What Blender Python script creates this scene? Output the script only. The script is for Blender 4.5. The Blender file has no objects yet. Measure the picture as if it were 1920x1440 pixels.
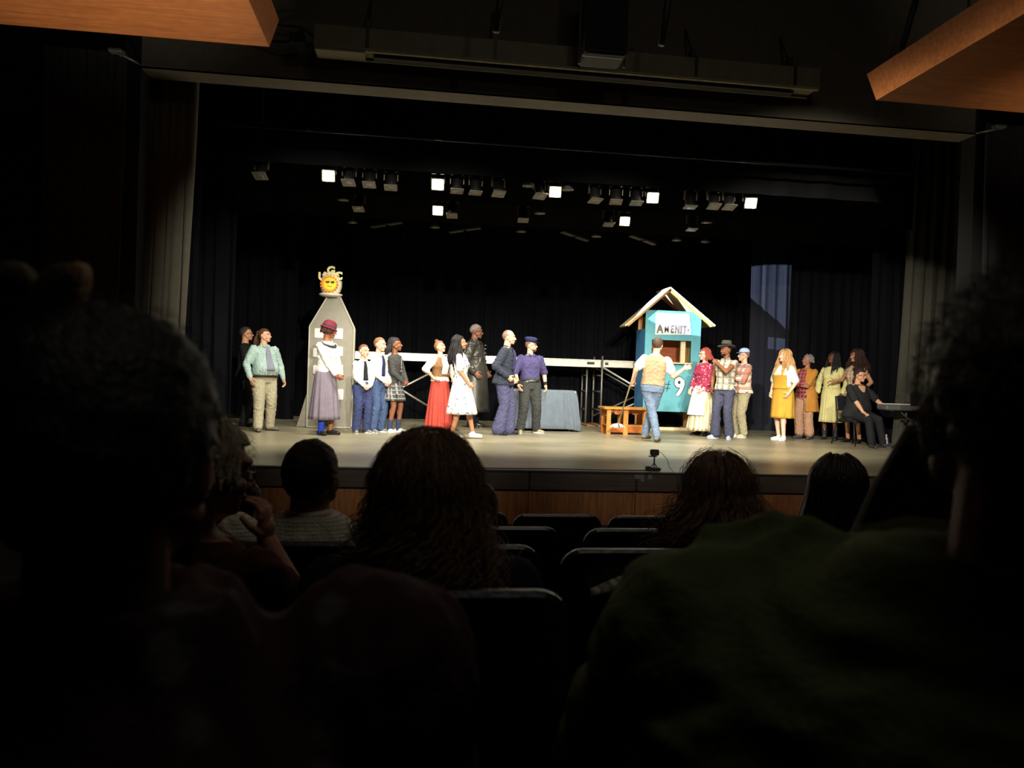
import bpy, math, random
import numpy as np
from math import sin, cos, pi, radians, sqrt, atan2
from mathutils import Vector, Matrix

# ------------------------------------------------------------------ camera
SC = bpy.context.scene
COL = SC.collection
FPX = 1440.0
CAM = np.array([0.0, 0.0, 1.05])
_yaw, _pit, _rol = radians(7.4), math.atan(-17 / 1440), radians(1.9)
_f = np.array([sin(_yaw) * cos(_pit), cos(_yaw) * cos(_pit), sin(_pit)])
_r0 = np.cross(_f, [0, 0, 1]); _r0 /= np.linalg.norm(_r0)
_u0 = np.cross(_r0, _f)
_R = _r0 * cos(_rol) + _u0 * sin(_rol)
_U = _u0 * cos(_rol) - _r0 * sin(_rol)
cam = bpy.data.cameras.new('camera')
camo = bpy.data.objects.new('camera', cam); COL.objects.link(camo)
cam.sensor_width = 36.0; cam.lens = 27.0; cam.clip_start = 0.05; cam.clip_end = 100
camo.matrix_world = Matrix(((_R[0], _U[0], -_f[0], CAM[0]), (_R[1], _U[1], -_f[1], CAM[1]), (_R[2], _U[2], -_f[2], CAM[2]), (0, 0, 0, 1)))
cam.dof.use_dof = True; cam.dof.focus_distance = 13.0; cam.dof.aperture_fstop = 4.5
SC.camera = camo

def ray(x, y): return _f + _R * (x - 960) / FPX + _U * (720 - y) / FPX
def atY(x, y, Y):
    d = ray(x, y); return CAM + d * (Y / d[1])
def atZ(x, y, Z):
    d = ray(x, y); return CAM + d * ((Z - CAM[2]) / d[2])

# ------------------------------------------------------------------ world, exposure
W = bpy.data.worlds.new('world'); SC.world = W; W.use_nodes = True
W.node_tree.nodes['Background'].inputs[0].default_value = (0.55, 0.6, 0.8, 1)
W.node_tree.nodes['Background'].inputs[1].default_value = 0.0006
SC.view_settings.view_transform = 'Standard'; SC.view_settings.look = 'None'
SC.view_settings.exposure = 0.0; SC.view_settings.gamma = 1.0; SC.view_settings.use_curve_mapping = False
SC.cycles.use_denoising = True
SC.cycles.max_bounces = 8; SC.cycles.diffuse_bounces = 4

# ------------------------------------------------------------------ house lights aimed at the stage, plus added fill lamps
def spot(loc, aim, power, deg, blend, col=(1, 1, 1), size=0.12, name='spot_lamp', parent=None):
    l = bpy.data.lights.new(name, 'SPOT'); l.energy = power; l.spot_size = radians(deg); l.spot_blend = blend
    l.color = col; l.shadow_soft_size = size
    o = bpy.data.objects.new(name, l); COL.objects.link(o)
    d = Vector(aim) - Vector(loc)
    o.rotation_euler = d.to_track_quat('-Z', 'Y').to_euler(); o.location = loc
    o['kind'] = 'helper'
    if parent: o.parent = parent
    return o
for x, ax, pw in ((1.5, -2.0, 4400), (0.2, 0.4, 4800), (2.0, 2.9, 4800), (3.2, 5.4, 4800), (0.0, 7.5, 6400)):
    spot((x, 0.6, 4.9), (ax, 13.4, 1.08), pw * 1.22, 24, 0.75, (1.0, 0.93, 0.80))
spot((2.2, 0.8, 5.6), (2.2, 9.0, 4.9), 20, 75, 0.8, (1.0, 0.9, 0.72), 0.06)       # spill of a catwalk lamp on the header
spot((3.0, 1.5, 5.4), (-2.35, 9.5, .9), 800, 15, 1.0, (1.0, 0.93, 0.8))          # unseen spots added to brighten the two house curtains
spot((1.0, 1.5, 5.4), (8.6, 12.7, 2.2), 40, 20, 1.0, (1.0, 0.93, 0.8))
spot((-3.8, 10.65, 2.8), (7.9, 16.2, 2.75), 30000, 8.4, 0.06, (0.72, 0.8, 1.0), 0.015, 'side_spot')   # cold side lamp from the left wing
spot((-1.6, 6.0, -0.35), (-2.7, 6.7, 4.2), 680, 52, 1.0, (1.0, 0.93, 0.84), 0.1, 'panel_fill')      # invented pit spots that brighten the undersides of the ceiling panels
spot((6.6, 6.0, -0.35), (7.4, 6.9, 4.2), 300, 52, 1.0, (1.0, 0.93, 0.84), 0.1, 'panel_fill')
for x in (-0.2, 2.4, 4.6):
    spot((x, 0.6, 4.9), (x * 1.15 + .1, 10.3, 0), 1100, 24, 0.9, (1.0, 0.93, 0.80))      # extra spots added to brighten the apron floor
for x in (0.3, 4.6):
    spot((x, 0.6, 4.9), (x + .2, 8.4, -0.35), 210, 33, 1.0, (1.0, 0.88, 0.68))      # added low spots that lift the dark stage front
_al = bpy.data.lights.new('audience_fill', 'AREA'); _al.energy = 30; _al.size = 2.5; _al.color = (1.0, 0.9, 0.76)  # unseen area light added above the rows to lift the dark audience
_ao = bpy.data.objects.new('audience_fill', _al); COL.objects.link(_ao); _ao.location = (1.6, 1.2, 7.9); _ao['kind'] = 'helper'

# ------------------------------------------------------------------ mesh building
class MB:
    def __init__(s): s.V = []; s.F = []; s.n = 0
    def add(s, v, *fs, m=0):
        v = np.asarray(v, float).reshape(-1, 3)
        for f in fs:
            f = np.asarray(f, int)
            if len(f): s.F.append((f + s.n, np.full(len(f), m) if np.isscalar(m) else np.asarray(m)))
        s.V.append(v); s.n += len(v)
        return s
    def loft(s, rings, cap=True, m=0, close=True):
        rings = np.asarray(rings, float); k, n = rings.shape[:2]
        i = np.arange(k - 1)[:, None] * n; j = np.arange(n if close else n - 1)[None, :]; j2 = (j + 1) % n
        q = np.stack([i + j, i + j2, i + n + j2, i + n + j], -1).reshape(-1, 4)
        v = rings.reshape(-1, 3)
        if cap:
            c0, c1 = rings[0].mean(0), rings[-1].mean(0)
            v = np.vstack([v, c0, c1]); a = k * n; b = a + 1; jj = np.arange(n); j3 = (jj + 1) % n
            t = np.vstack([np.stack([np.full(n, a), j3, jj], -1), np.stack([np.full(n, b), (k - 1) * n + jj, (k - 1) * n + j3], -1)])
            return s.add(v, q, t, m=m)
        return s.add(v, q, m=m)
    def capsule(s, p0, p1, r0, r1, seg=16, m=0):
        p0 = np.array(p0, float); p1 = np.array(p1, float); d = p1 - p0; L = np.linalg.norm(d)
        if L < 1e-6: d = np.array([0, 0, 1.0]); L = 1e-6
        d = d / L; a = np.cross(d, [1, 0, 0] if abs(d[0]) < .8 else [0, 1, 0]); a /= np.linalg.norm(a); b = np.cross(d, a)
        th = np.arange(seg) * 2 * pi / seg; c = np.cos(th)[:, None] * a + np.sin(th)[:, None] * b
        rings = []
        for t in (-80, -50, -20): rings.append(p0 + d * r0 * sin(radians(t)) + c * r0 * cos(radians(t)))
        for t in (0, .33, .67, 1): rings.append(p0 + d * L * t + c * (r0 + (r1 - r0) * t))
        for t in (20, 50, 80): rings.append(p1 + d * r1 * sin(radians(t)) + c * r1 * cos(radians(t)))
        return s.loft(rings, m=m)
    def ellip(s, c, r, rot=None, seg=24, rows=14, m=0):
        ph = np.linspace(-pi / 2 + .06, pi / 2 - .06, rows); th = np.arange(seg) * 2 * pi / seg
        P = np.stack([np.cos(ph)[:, None] * np.cos(th), np.cos(ph)[:, None] * np.sin(th), np.sin(ph)[:, None] + 0 * th], -1) * np.array(r)
        if rot is not None: P = P @ np.array(rot).T
        return s.loft(P + np.array(c), m=m)
    def tube(s, pts, rad, seg=8, m=0, cap=True):
        pts = np.array(pts, float); n = len(pts); rad = np.full(n, rad) if np.isscalar(rad) else np.array(rad)
        T = np.gradient(pts, axis=0); T /= np.linalg.norm(T, axis=1)[:, None] + 1e-12
        a = np.cross(T[0], [0, 0, 1] if abs(T[0][2]) < .8 else [1, 0, 0]); a /= np.linalg.norm(a)
        th = np.arange(seg) * 2 * pi / seg; rings = []
        for i in range(n):
            a = a - T[i] * (a @ T[i]); a /= np.linalg.norm(a) + 1e-12; b = np.cross(T[i], a)
            rings.append(pts[i] + rad[i] * (np.cos(th)[:, None] * a + np.sin(th)[:, None] * b))
        return s.loft(rings, cap=cap, m=m)
    def box(s, c, size, rot=None, m=0, bev=0):
        x, y, z = np.array(size) / 2.0
        if bev:
            b = min(bev, x * .9, y * .9, z * .9); rings = []
            for zz, k in ((-z, b), (-z + b, 0), (z - b, 0), (z, b)):
                X, Y = x - k, y - k; bb = b
                rings.append([(X - bb, -Y, zz), (X, -Y + bb, zz), (X, Y - bb, zz), (X - bb, Y, zz), (-X + bb, Y, zz), (-X, Y - bb, zz), (-X, -Y + bb, zz), (-X + bb, -Y, zz)])
            P = np.array(rings)
            if rot is not None: P = P @ np.array(rot).T
            return s.loft(P + np.array(c), m=m)
        P = np.array([(i, j, k) for k in (-z, z) for i, j in ((-x, -y), (x, -y), (x, y), (-x, y))])
        if rot is not None: P = P @ np.array(rot).T
        return s.add(P + np.array(c), [(0, 3, 2, 1), (4, 5, 6, 7), (0, 1, 5, 4), (1, 2, 6, 5), (2, 3, 7, 6), (3, 0, 4, 7)], m=m)
    def bar(s, p0, p1, w, h, m=0, up=(0, 0, 1)):
        p0 = np.array(p0, float); p1 = np.array(p1, float); d = p1 - p0; L = np.linalg.norm(d); d /= L
        a = np.cross(d, up); a = a / np.linalg.norm(a) if np.linalg.norm(a) > 1e-3 else np.array([1., 0, 0]); b = np.cross(a, d)
        return s.box((p0 + p1) / 2, (w, L, h), np.stack([a, d, b], 1), m=m)
    def prism(s, poly, o, u, v, t, m=0):
        # polygon (list of 2d points) in the plane (o,u,v), thickness vector t
        o, u, v, t = (np.array(q, float) for q in (o, u, v, t)); n = len(poly)
        A = np.array([o + u * a + v * b for a, b in poly]); P = np.vstack([A, A + t])
        q = [(i, (i + 1) % n, n + (i + 1) % n, n + i) for i in range(n)]
        s.add(P, q, m=m); k = s.n - 2 * n
        s.ng = getattr(s, 'ng', []); s.ng.append((list(range(k, k + n))[::-1], m)); s.ng.append((list(range(k + n, k + 2 * n)), m))
        return s
    def lathe(s, prof, c=(0, 0, 0), seg=32, rot=None, m=0, cap=True):
        th = np.arange(seg) * 2 * pi / seg
        P = np.array([[(r * cos(t), r * sin(t), z) for t in th] for r, z in prof])
        if rot is not None: P = P @ np.array(rot).T
        return s.loft(P + np.array(c), m=m, cap=cap)
    def arrays(s): return np.vstack(s.V), s.F
    def mesh(s, name, smooth=True):
        me = bpy.data.meshes.new(name)
        if not s.V: return me
        V = np.vstack(s.V); loops = []; tot = []; mi = []
        for f, m in s.F:
            loops.append(f.reshape(-1)); tot.append(np.full(len(f), f.shape[1])); mi.append(m)
        for f, m in getattr(s, 'ng', []):
            loops.append(np.array(f)); tot.append(np.array([len(f)])); mi.append(np.array([m]))
        loops = np.concatenate(loops); tot = np.concatenate(tot); mi = np.concatenate(mi)
        st = np.concatenate([[0], np.cumsum(tot)[:-1]])
        me.vertices.add(len(V)); me.vertices.foreach_set('co', V.astype(np.float32).ravel())
        me.loops.add(len(loops)); me.loops.foreach_set('vertex_index', loops.astype(np.int32))
        me.polygons.add(len(tot)); me.polygons.foreach_set('loop_start', st.astype(np.int32)); me.polygons.foreach_set('loop_total', tot.astype(np.int32))
        me.polygons.foreach_set('material_index', mi.astype(np.int32))
        me.polygons.foreach_set('use_smooth', np.full(len(tot), smooth))
        me.update(calc_edges=True); me.validate()
        return me
    def build(s, name, mats, parent=None, smooth=False, loc=None):
        me = s.mesh(name, smooth); o = bpy.data.objects.new(name, me); COL.objects.link(o)
        for m in (mats if isinstance(mats, (list, tuple)) else [mats]): me.materials.append(m)
        if parent: o.parent = parent
        if loc is not None: o.location = loc
        return o

def remesh(mb, voxel, smooth=3, disp=None):
    me = mb.mesh('tmp'); o = bpy.data.objects.new('tmp', me); COL.objects.link(o)
    r = o.modifiers.new('r', 'REMESH'); r.mode = 'VOXEL'; r.voxel_size = voxel; r.use_smooth_shade = True
    if smooth:
        q = o.modifiers.new('s', 'SMOOTH'); q.factor = .5; q.iterations = smooth
    dg = bpy.context.evaluated_depsgraph_get(); e = o.evaluated_get(dg); m = e.to_mesh()
    V = np.empty(len(m.vertices) * 3, np.float32); m.vertices.foreach_get('co', V); V = V.reshape(-1, 3).astype(float)
    L = np.empty(len(m.loops), np.int32); m.loops.foreach_get('vertex_index', L)
    T = np.empty(len(m.polygons), np.int32); m.polygons.foreach_get('loop_total', T)
    N = np.empty(len(m.vertices) * 3, np.float32); m.vertices.foreach_get('normal', N); N = N.reshape(-1, 3)
    st = np.concatenate([[0], np.cumsum(T)[:-1]]); fs = []
    for k in (3, 4):
        i = st[T == k]
        if len(i): fs.append(L[i[:, None] + np.arange(k)])
    e.to_mesh_clear(); bpy.data.objects.remove(o); bpy.data.meshes.remove(me)
    if disp is not None: V = V + N * disp(V)[:, None]
    return V, fs

def tag(o, label=None, cat=None, group=None, kind=None):
    if label: o['label'] = label
    if cat: o['category'] = cat
    if group: o['group'] = group
    if kind: o['kind'] = kind
    return o
def empty(name, loc=(0, 0, 0), rz=0, label=None, cat=None, group=None):
    o = bpy.data.objects.new(name, None); COL.objects.link(o); o.location = loc; o.rotation_euler = (0, 0, rz); o.empty_display_size = .1
    return tag(o, label, cat, group)
def copy_tree(o, parent=None):
    c = o.copy(); COL.objects.link(c)
    if parent: c.parent = parent
    for ch in list(o.children):
        if ch.name != c.name: copy_tree(ch, c)
    return c

# ------------------------------------------------------------------ materials
def lin(c): return tuple(((v / 12.92) if v <= .04045 else ((v + .055) / 1.055) ** 2.4) for v in [q / 255. for q in c])
def mat(name, c, rough=.75, kind='plain', c2=None, c3=None, sc=1.0, metal=0.0, bump=.15, bsc=60.0, var=.12, spec=.35, emit=0, sheen=0, alpha=None, trans=0):
    m = bpy.data.materials.new(name); m.use_nodes = True; nt = m.node_tree; N = nt.nodes; L = nt.links
    b = N['Principled BSDF']; b.inputs['Roughness'].default_value = rough; b.inputs['Metallic'].default_value = metal
    b.inputs['Specular IOR Level'].default_value = spec
    if sheen: b.inputs['Sheen Weight'].default_value = sheen
    if trans: b.inputs['Transmission Weight'].default_value = trans; b.inputs['IOR'].default_value = 1.4
    tc = N.new('ShaderNodeTexCoord'); co = tc.outputs['Object']
    def rgb(q): return tuple(lin(q)) + (1,)
    def mapping(scale, rot=(0, 0, 0)):
        mp = N.new('ShaderNodeMapping'); mp.inputs['Scale'].default_value = scale; mp.inputs['Rotation'].default_value = rot; L.new(co, mp.inputs[0]); return mp.outputs[0]
    def noise(vec, s, det=3, r=.55):
        n = N.new('ShaderNodeTexNoise'); n.inputs['Scale'].default_value = s; n.inputs['Detail'].default_value = det; n.inputs['Roughness'].default_value = r; L.new(vec, n.inputs['Vector']); return n.outputs['Fac']
    def ramp(fac, stops, const=False):
        r = N.new('ShaderNodeValToRGB'); L.new(fac, r.inputs[0])
        if const: r.color_ramp.interpolation = 'CONSTANT'
        e = r.color_ramp.elements
        while len(e) < len(stops): e.new(.5)
        for i, (p, q) in enumerate(stops): e[i].position = p; e[i].color = q
        return r.outputs[0]
    def mixc(f, a, bb, typ='MIX'):
        x = N.new('ShaderNodeMixRGB'); x.blend_type = typ
        for s, v in ((0, f), (1, a), (2, bb)):
            if isinstance(v, (int, float)): x.inputs[s].default_value = v
            elif isinstance(v, tuple): x.inputs[s].default_value = v
            else: L.new(v, x.inputs[s])
        return x.outputs[0]
    def mth(op, a, bb=None):
        x = N.new('ShaderNodeMath'); x.operation = op
        for s, v in ((0, a), (1, bb)):
            if v is None: continue
            if isinstance(v, (int, float)): x.inputs[s].default_value = v
            else: L.new(v, x.inputs[s])
        return x.outputs[0]
    def axis(k):
        sp = N.new('ShaderNodeSeparateXYZ'); L.new(co, sp.inputs[0]); return sp.outputs[k]
    base = rgb(c); B2 = rgb(c2) if c2 else base; B3 = rgb(c3) if c3 else B2
    BL, WH = (0, 0, 0, 1), (1, 1, 1, 1)
    if kind == 'plain': colr = base
    elif kind in ('plaid', 'stripes', 'check'):
        def band(k, per, w): return mth('LESS_THAN', mth('FRACT', mth('MULTIPLY', mth('ADD', axis(k), 7.0), per)), w)
        if kind == 'stripes': colr = mixc(band('X', 14 * sc, .45), base, B2)
        else:
            colr = mixc(mth('MULTIPLY', band('X', 9 * sc, .42), .75), base, B2)
            colr = mixc(mth('MULTIPLY', band('Z', 9 * sc, .42), .6), colr, B2)
            if kind == 'plaid':
                colr = mixc(band('X', 9 * sc, .08), colr, B3); colr = mixc(band('Z', 9 * sc, .1), colr, B3)
    elif kind == 'floral':
        v = N.new('ShaderNodeTexVoronoi'); v.inputs['Scale'].default_value = 13 * sc; L.new(co, v.inputs['Vector'])
        n = noise(co, 30 * sc)
        colr = mixc(ramp(mth('ADD', v.outputs['Distance'], mth('MULTIPLY', n, .25)), [(.34, WH), (.42, BL)]), base, B2)
        v2 = N.new('ShaderNodeTexVoronoi'); v2.inputs['Scale'].default_value = 19 * sc; L.new(mapping((1, 1, 1), (.4, .3, .2)), v2.inputs['Vector'])
        colr = mixc(ramp(v2.outputs['Distance'], [(.18, WH), (.24, BL)]), colr, B3)
    elif kind == 'print':
        n = noise(co, 22 * sc, 4, .7); g = noise(co, 5 * sc, 1)
        k = mth('MULTIPLY', mth('GREATER_THAN', n, .56), mth('GREATER_THAN', g, .5)); colr = mixc(k, base, B2)
    elif kind == 'wood':
        n = noise(mapping((1.5 * sc, 22 * sc, 22 * sc)), 2.2, 6, .65); colr = mixc(ramp(n, [(.3, BL), (.7, WH)]), base, B2)
    elif kind == 'woodv':
        n = noise(mapping((18 * sc, 18 * sc, 1.2 * sc)), 2.2, 6, .65); colr = mixc(ramp(n, [(.3, BL), (.7, WH)]), base, B2)
    elif kind == 'floor':
        n = noise(mapping((.9, 14, 1)), 2.0, 8, .7); n2 = noise(mapping((.35, .6, 1), (0, 0, .5)), 2.0, 5)
        colr = mixc(ramp(n, [(.32, BL), (.68, WH)]), base, B2); colr = mixc(ramp(n2, [(.4, BL), (.62, (.6, .6, .6, 1))]), colr, B3)
        ln = mth('LESS_THAN', mth('FRACT', mth('MULTIPLY', mth('ADD', axis('Y'), 4.0), .8)), .012); colr = mixc(mth('MULTIPLY', ln, .45), colr, rgb((60, 55, 45)))
    elif kind == 'knit':
        w = N.new('ShaderNodeTexWave'); w.bands_direction = 'Z'; w.inputs['Scale'].default_value = 28 * sc; w.inputs['Distortion'].default_value = .6; L.new(co, w.inputs['Vector'])
        w2 = N.new('ShaderNodeTexWave'); w2.bands_direction = 'X'; w2.inputs['Scale'].default_value = 40 * sc; L.new(co, w2.inputs['Vector'])
        colr = mixc(mth('MULTIPLY', w.outputs['Fac'], w2.outputs['Fac']), base, B2)
    if var:
        n = noise(co, 9.0, 4); hi = 1 + var; lo = 1 - var
        colr = mixc(1.0, colr if not isinstance(colr, tuple) else colr, ramp(n, [(.25, (lo, lo, lo, 1)), (.75, (hi, hi, hi, 1))]), 'MULTIPLY')
    if isinstance(colr, tuple): b.inputs['Base Color'].default_value = colr
    else: L.new(colr, b.inputs['Base Color'])
    if emit:
        b.inputs['Emission Color'].default_value = base; b.inputs['Emission Strength'].default_value = emit
    if bump:
        bp = N.new('ShaderNodeBump'); bp.inputs['Strength'].default_value = bump; bp.inputs['Distance'].default_value = .01
        L.new(noise(co, bsc, 3), bp.inputs['Height']); L.new(bp.outputs[0], b.inputs['Normal'])
    if alpha is not None: b.inputs['Alpha'].default_value = alpha
    return m
_mc = {}
def M(name, *a, **k):
    if name not in _mc: _mc[name] = mat(name, *a, **k)
    return _mc[name]
black_cloth = M('black_velour', (14, 14, 18), .95, bsc=120, spec=.05)
grey_cloth = M('grey_velour', (92, 88, 76), .95, bsc=120, spec=.1, sheen=.2)
black_metal = M('black_metal', (22, 22, 22), .45, metal=.3, spec=.5)
alu = M('aluminium', (190, 188, 175), .4, metal=.6)
steel = M('grey_steel', (120, 118, 110), .45, metal=.6)
white_paint = M('white_paint', (225, 222, 212), .6)
dark_wall = M('dark_wall', (24, 24, 26), .85)
# ------------------------------------------------------------------ the building
def struct(mb, name, m, smooth=False):
    o = mb.build(name, m, None, smooth); o['kind'] = 'structure'; return o
PY = 9.0                                           # proscenium plane
stage_mat = M('stage_boards', (128, 122, 100), .36, 'floor', (158, 150, 122), (106, 102, 86), bump=.05, bsc=30, spec=.4, var=.1)
struct(MB().box((2.4, 13.0, -.1), (19, 9.1, .2)), 'floor', stage_mat)
# raked auditorium floor in steps, one per row
carpet = M('dark_carpet', (30, 26, 28), .95)
def row_floor(Y): return -.22 - .128 * max(0, min(4, round((Y - 1.45) / .92)))
for i, Y in enumerate((-1.0, .55, 1.45, 2.37, 3.29, 4.21)):
    y0, y1 = ((-2.2, -.05), (-.05, 1.0), (1.0, 1.92), (1.92, 2.84), (2.84, 3.76), (3.76, 8.5))[i]
    z = (-.1, -.16, row_floor(1.45), row_floor(2.37), row_floor(3.29), row_floor(4.21))[i]
    struct(MB().box((2, (y0 + y1) / 2, z - .1), (16, y1 - y0, .2)), 'floor' if i == 0 else 'floor_row', carpet)
# stage front: dark nosing over wood panels
nose = M('dark_nosing', (58, 46, 36), .5, 'wood', (36, 30, 26), sc=.5)
panel = M('front_panel_wood', (128, 82, 44), .45, 'woodv', (84, 50, 26), sc=.8)
bx0, bx1 = -6.0, 11.0; x = bx0; i = 0
fr = MB()
while x < bx1:
    w = 1.22
    fr.box((x + w / 2, 8.42, -.12), (w - .006, .07, .2), bev=.01)
    x += w
struct(fr, 'trim_1', nose)
fr = MB(); x = bx0
while x < bx1:
    fr.box((x + .61, 8.44, -.68), (1.214, .04, .9)); x += 1.22
struct(fr, 'wall_stage_front', panel)
struct(MB().box((2.5, 8.41, -.012), (17, .06, .02)), 'trim_2', M('black_edge', (18, 18, 18), .5))
# proscenium header, side walls, ceiling, back wall
hx0, hx1 = atY(265, 125, PY)[0], atY(1830, 255, PY)[0]
hz = (atY(265, 125, PY)[2] + atY(1830, 255, PY)[2]) / 2
header_mat = M('header_paint', (104, 98, 84), .85)
struct(MB().box(((hx0 + hx1) / 2, PY + .16, hz + .011), (hx1 - hx0, .32, .02)).box(((hx0 + hx1) / 2, PY + .13, hz + 2.0), (hx1 - hx0, .26, 4.0)), 'wall_header', header_mat)
struct(MB().box((hx0 - 2.2, PY + .13, 2.5), (4.4, .26, 9)), 'wall_left', dark_wall)
struct(MB().box((hx1 + 2.2, PY + .13, 2.5), (4.4, .26, 9)), 'wall_right', dark_wall)
struct(MB().box((2, 3.3, 8.4), (18, 12, .2)), 'ceiling', dark_wall)
struct(MB().box((-6.1, 3, 3), (.2, 12, 11)), 'wall_house_left', dark_wall)
struct(MB().box((10.1, 3, 3), (.2, 12, 11)), 'wall_house_right', dark_wall)
struct(MB().box((2, -2.3, 3), (18, .2, 11)), 'wall_back', dark_wall)
struct(MB().box((2.4, 17.9, 3.5), (20, .2, 8)), 'wall_stage_back', dark_wall)
struct(MB().box((-6.6, 13.4, 3.5), (.2, 8.8, 8)), 'wall_stage_left', dark_wall)
struct(MB().box((12.2, 13.4, 3.5), (.2, 8.8, 8)), 'wall_stage_right', dark_wall)
struct(MB().box((2.4, 13.5, 7.6), (20, 9, .2)), 'ceiling_stage', dark_wall)

# hanging wooden acoustic panels
cloud = M('oak_veneer', (186, 112, 58), .5, 'wood', (150, 84, 38), sc=.45, bump=.05, spec=.4)
def acoustic(corner_px, Y, xw, label, side):
    c = atY(*corner_px, Y); z = c[2]; t = .30
    s = -1 if side == 'l' else 1
    x0, x1 = c[0], c[0] + s * xw
    mb = MB(); y0 = Y - 2.6; fl = -.07 * s
    lo = [(x0, y0), (x1, y0), (x1, Y), (x0, Y)]
    bot = [(a, b, z) for a, b in lo]; top = [(a + (fl if a == x0 else 0), b + (.08 if b == Y else 0), z + t) for a, b in lo]
    f = [(0, 1, 2, 3), (7, 6, 5, 4), (0, 4, 5, 1), (1, 5, 6, 2), (2, 6, 7, 3), (3, 7, 4, 0)]
    mb.add(bot + top, f)
    r = empty('ceiling_panel', ((x0 + x1) / 2, Y - 1.3, z), 0, label, 'ceiling panel')
    o = mb.build('veneer_board', cloud, r); o.location = (-(x0 + x1) / 2, -(Y - 1.3), -z)
    h = MB()
    for fx in (.2, .8):
        for fy in (.5, 2.2):
            X = x0 + (x1 - x0) * fx; h.tube([(X, Y - fy, z + t), (X, Y - fy, 8.3)], .012, 6)
    o = h.build('hanger_cable', black_metal, r); o.location = (-(x0 + x1) / 2, -(Y - 1.3), -z)
acoustic((505, 88), 7.7, 4.2, 'warm oak veneer ceiling panel hanging at the upper left corner', 'l')
acoustic((1643, 188), 7.6, 3.2, 'warm oak veneer ceiling panel hanging at the upper right corner', 'r')

# projection screen case on the header
sy = PY - .28
a, b = atY(592, 101, sy), atY(1524, 174, sy); zc = (a[2] + b[2]) / 2; zt = atY(592, 56, sy)[2]
r = empty('screen_case', ((a[0] + b[0]) / 2, sy, zc), 0, 'long beige roll-down projection screen case mounted across the header', 'projection screen')
Lc = b[0] - a[0]; hh = zt - zc
case_m = M('beige_case', (132, 125, 105), .55)
mb = MB(); pr = [(-.16, .02), (-.14, .0), (-.10, .0), (-.10, .03), (.12, .03), (.12, 0), (.16, 0), (.16, hh), (-.16, hh)]
mb.prism(pr, (-Lc / 2, 0, 0), (0, 1, 0), (0, 0, 1), (Lc, 0, 0)); mb.build('case', case_m, r)
MB().box((.18, 0, -.01), (Lc - .9, .10, .03)).build('screen_roll', black_metal, r)
MB().box((-Lc / 2 + .27, -.02, .0), (.54, .24, .035), bev=.01).build('end_cover', case_m, r)
for fx in (690, 926, 1297, 1480):
    X = atY(fx, 110, sy)[0] - (a[0] + b[0]) / 2
    MB().box((X, -.165, hh * .55), (.035, .02, hh * .98)).box((X, 0, hh + .07), (.05, .12, .16)).tube([(X, .0, hh + .1), (X, .25, hh + .5)], .012, 6).build('bracket', M('dull_steel', (70, 68, 62), .5, metal=.4), r)
MB().box((-Lc / 2 - .2, 0, hh * .5), (.16, .1, .1)).box((-Lc / 2 - .16, -.02, hh * .75), (.06, .06, .06)).tube([(-Lc / 2 - .02, 0, hh * .3), (-Lc / 2 - .15, .02, hh * .42), (-Lc / 2 - .7, .2, hh * .62)], .012, 6).tube([(-Lc / 2 - .05, .1, hh * .9), (-Lc / 2 - .18, .14, hh * 1.3), (-Lc / 2 - .7, .2, hh * 1.45)], .01, 6).build('junction_box', black_metal, r)

# hanging loudspeaker column
p0, p1 = atY(1097, 105, 7.9), atY(1176, 113, 7.9); pc = (p0 + p1) / 2; w = p1[0] - p0[0]
r = empty('loudspeaker', (pc[0], 7.9, pc[2]), 0, 'dark hanging loudspeaker column in front of the header, top centre', 'loudspeaker')
MB().box((0, .2, .62), (w, .4, 1.15), bev=.02).build('cabinet', M('speaker_black', (44, 44, 44), .7), r)
MB().box((0, -.005, .62), (w - .06, .02, 1.05)).build('grille', M('speaker_grille', (34, 34, 36), .8, bump=.5, bsc=300), r)
MB().bar((-w / 2 - .03, .02, .02), (w / 2 - .05, .02, .02), .02, .02).tube([(-w / 2 - .02, .2, 0), (-w / 2 - .02, .2, 1.1)], .012, 6).tube([(w / 2 + .02, .2, 0), (w / 2 + .02, .2, 1.1)], .012, 6).tube([(0, .2, 1.1), (0, .2, 4.2 - .9)], .02, 6).build('mounting_frame', steel, r)
# faint pipes in the dark above the header
for i, (xa, xb, Y, lab) in enumerate(((946, 930, 7.4, 'vertical dark pipe left of the hanging loudspeaker'), (1262, 1240, 7.4, 'slanted dark pipe right of the hanging loudspeaker'), (1735, 1685, 7.8, 'slanted dark pipe beside the right oak ceiling panel'))):
    q0, q1 = atY(xa, -60, Y), atY(xb, 60 + 25 * i, Y)
    o = MB().tube([q0, q1], .035, 10).build('hanging_pipe', M('pipe_black', (50, 50, 52), .5), None, True); tag(o, lab, 'pipe')
# wall lamps at the two ends of the header
for (px, py, s, lab) in ((232, 104, 1, 'small rigging bar with lamp at the left end of the header'), (1862, 243, -1, 'small rigging bar with lamp at the right end of the header')):
    c = atY(px, py, PY - .35)
    r = empty('rigging_bar', tuple(c), 0, lab, 'rigging')
    e = atY(265 if s == 1 else 1828, 122 if s == 1 else 250, PY + .02) - c
    MB().tube([(0, 0, 0), e], .014, 8).build('bar', steel, r, True)
    MB().box((-.08 * s, 0, .04), (.14, .1, .04), bev=.01).box((-.02 * s, 0, .02), (.05, .05, .05)).build('lamp_body', M('lamp_grey', (120, 118, 110), .4, metal=.5), r)
    MB().ellip(e, (.022, .022, .022)).build('end_clamp', alu, r, True)

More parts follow.
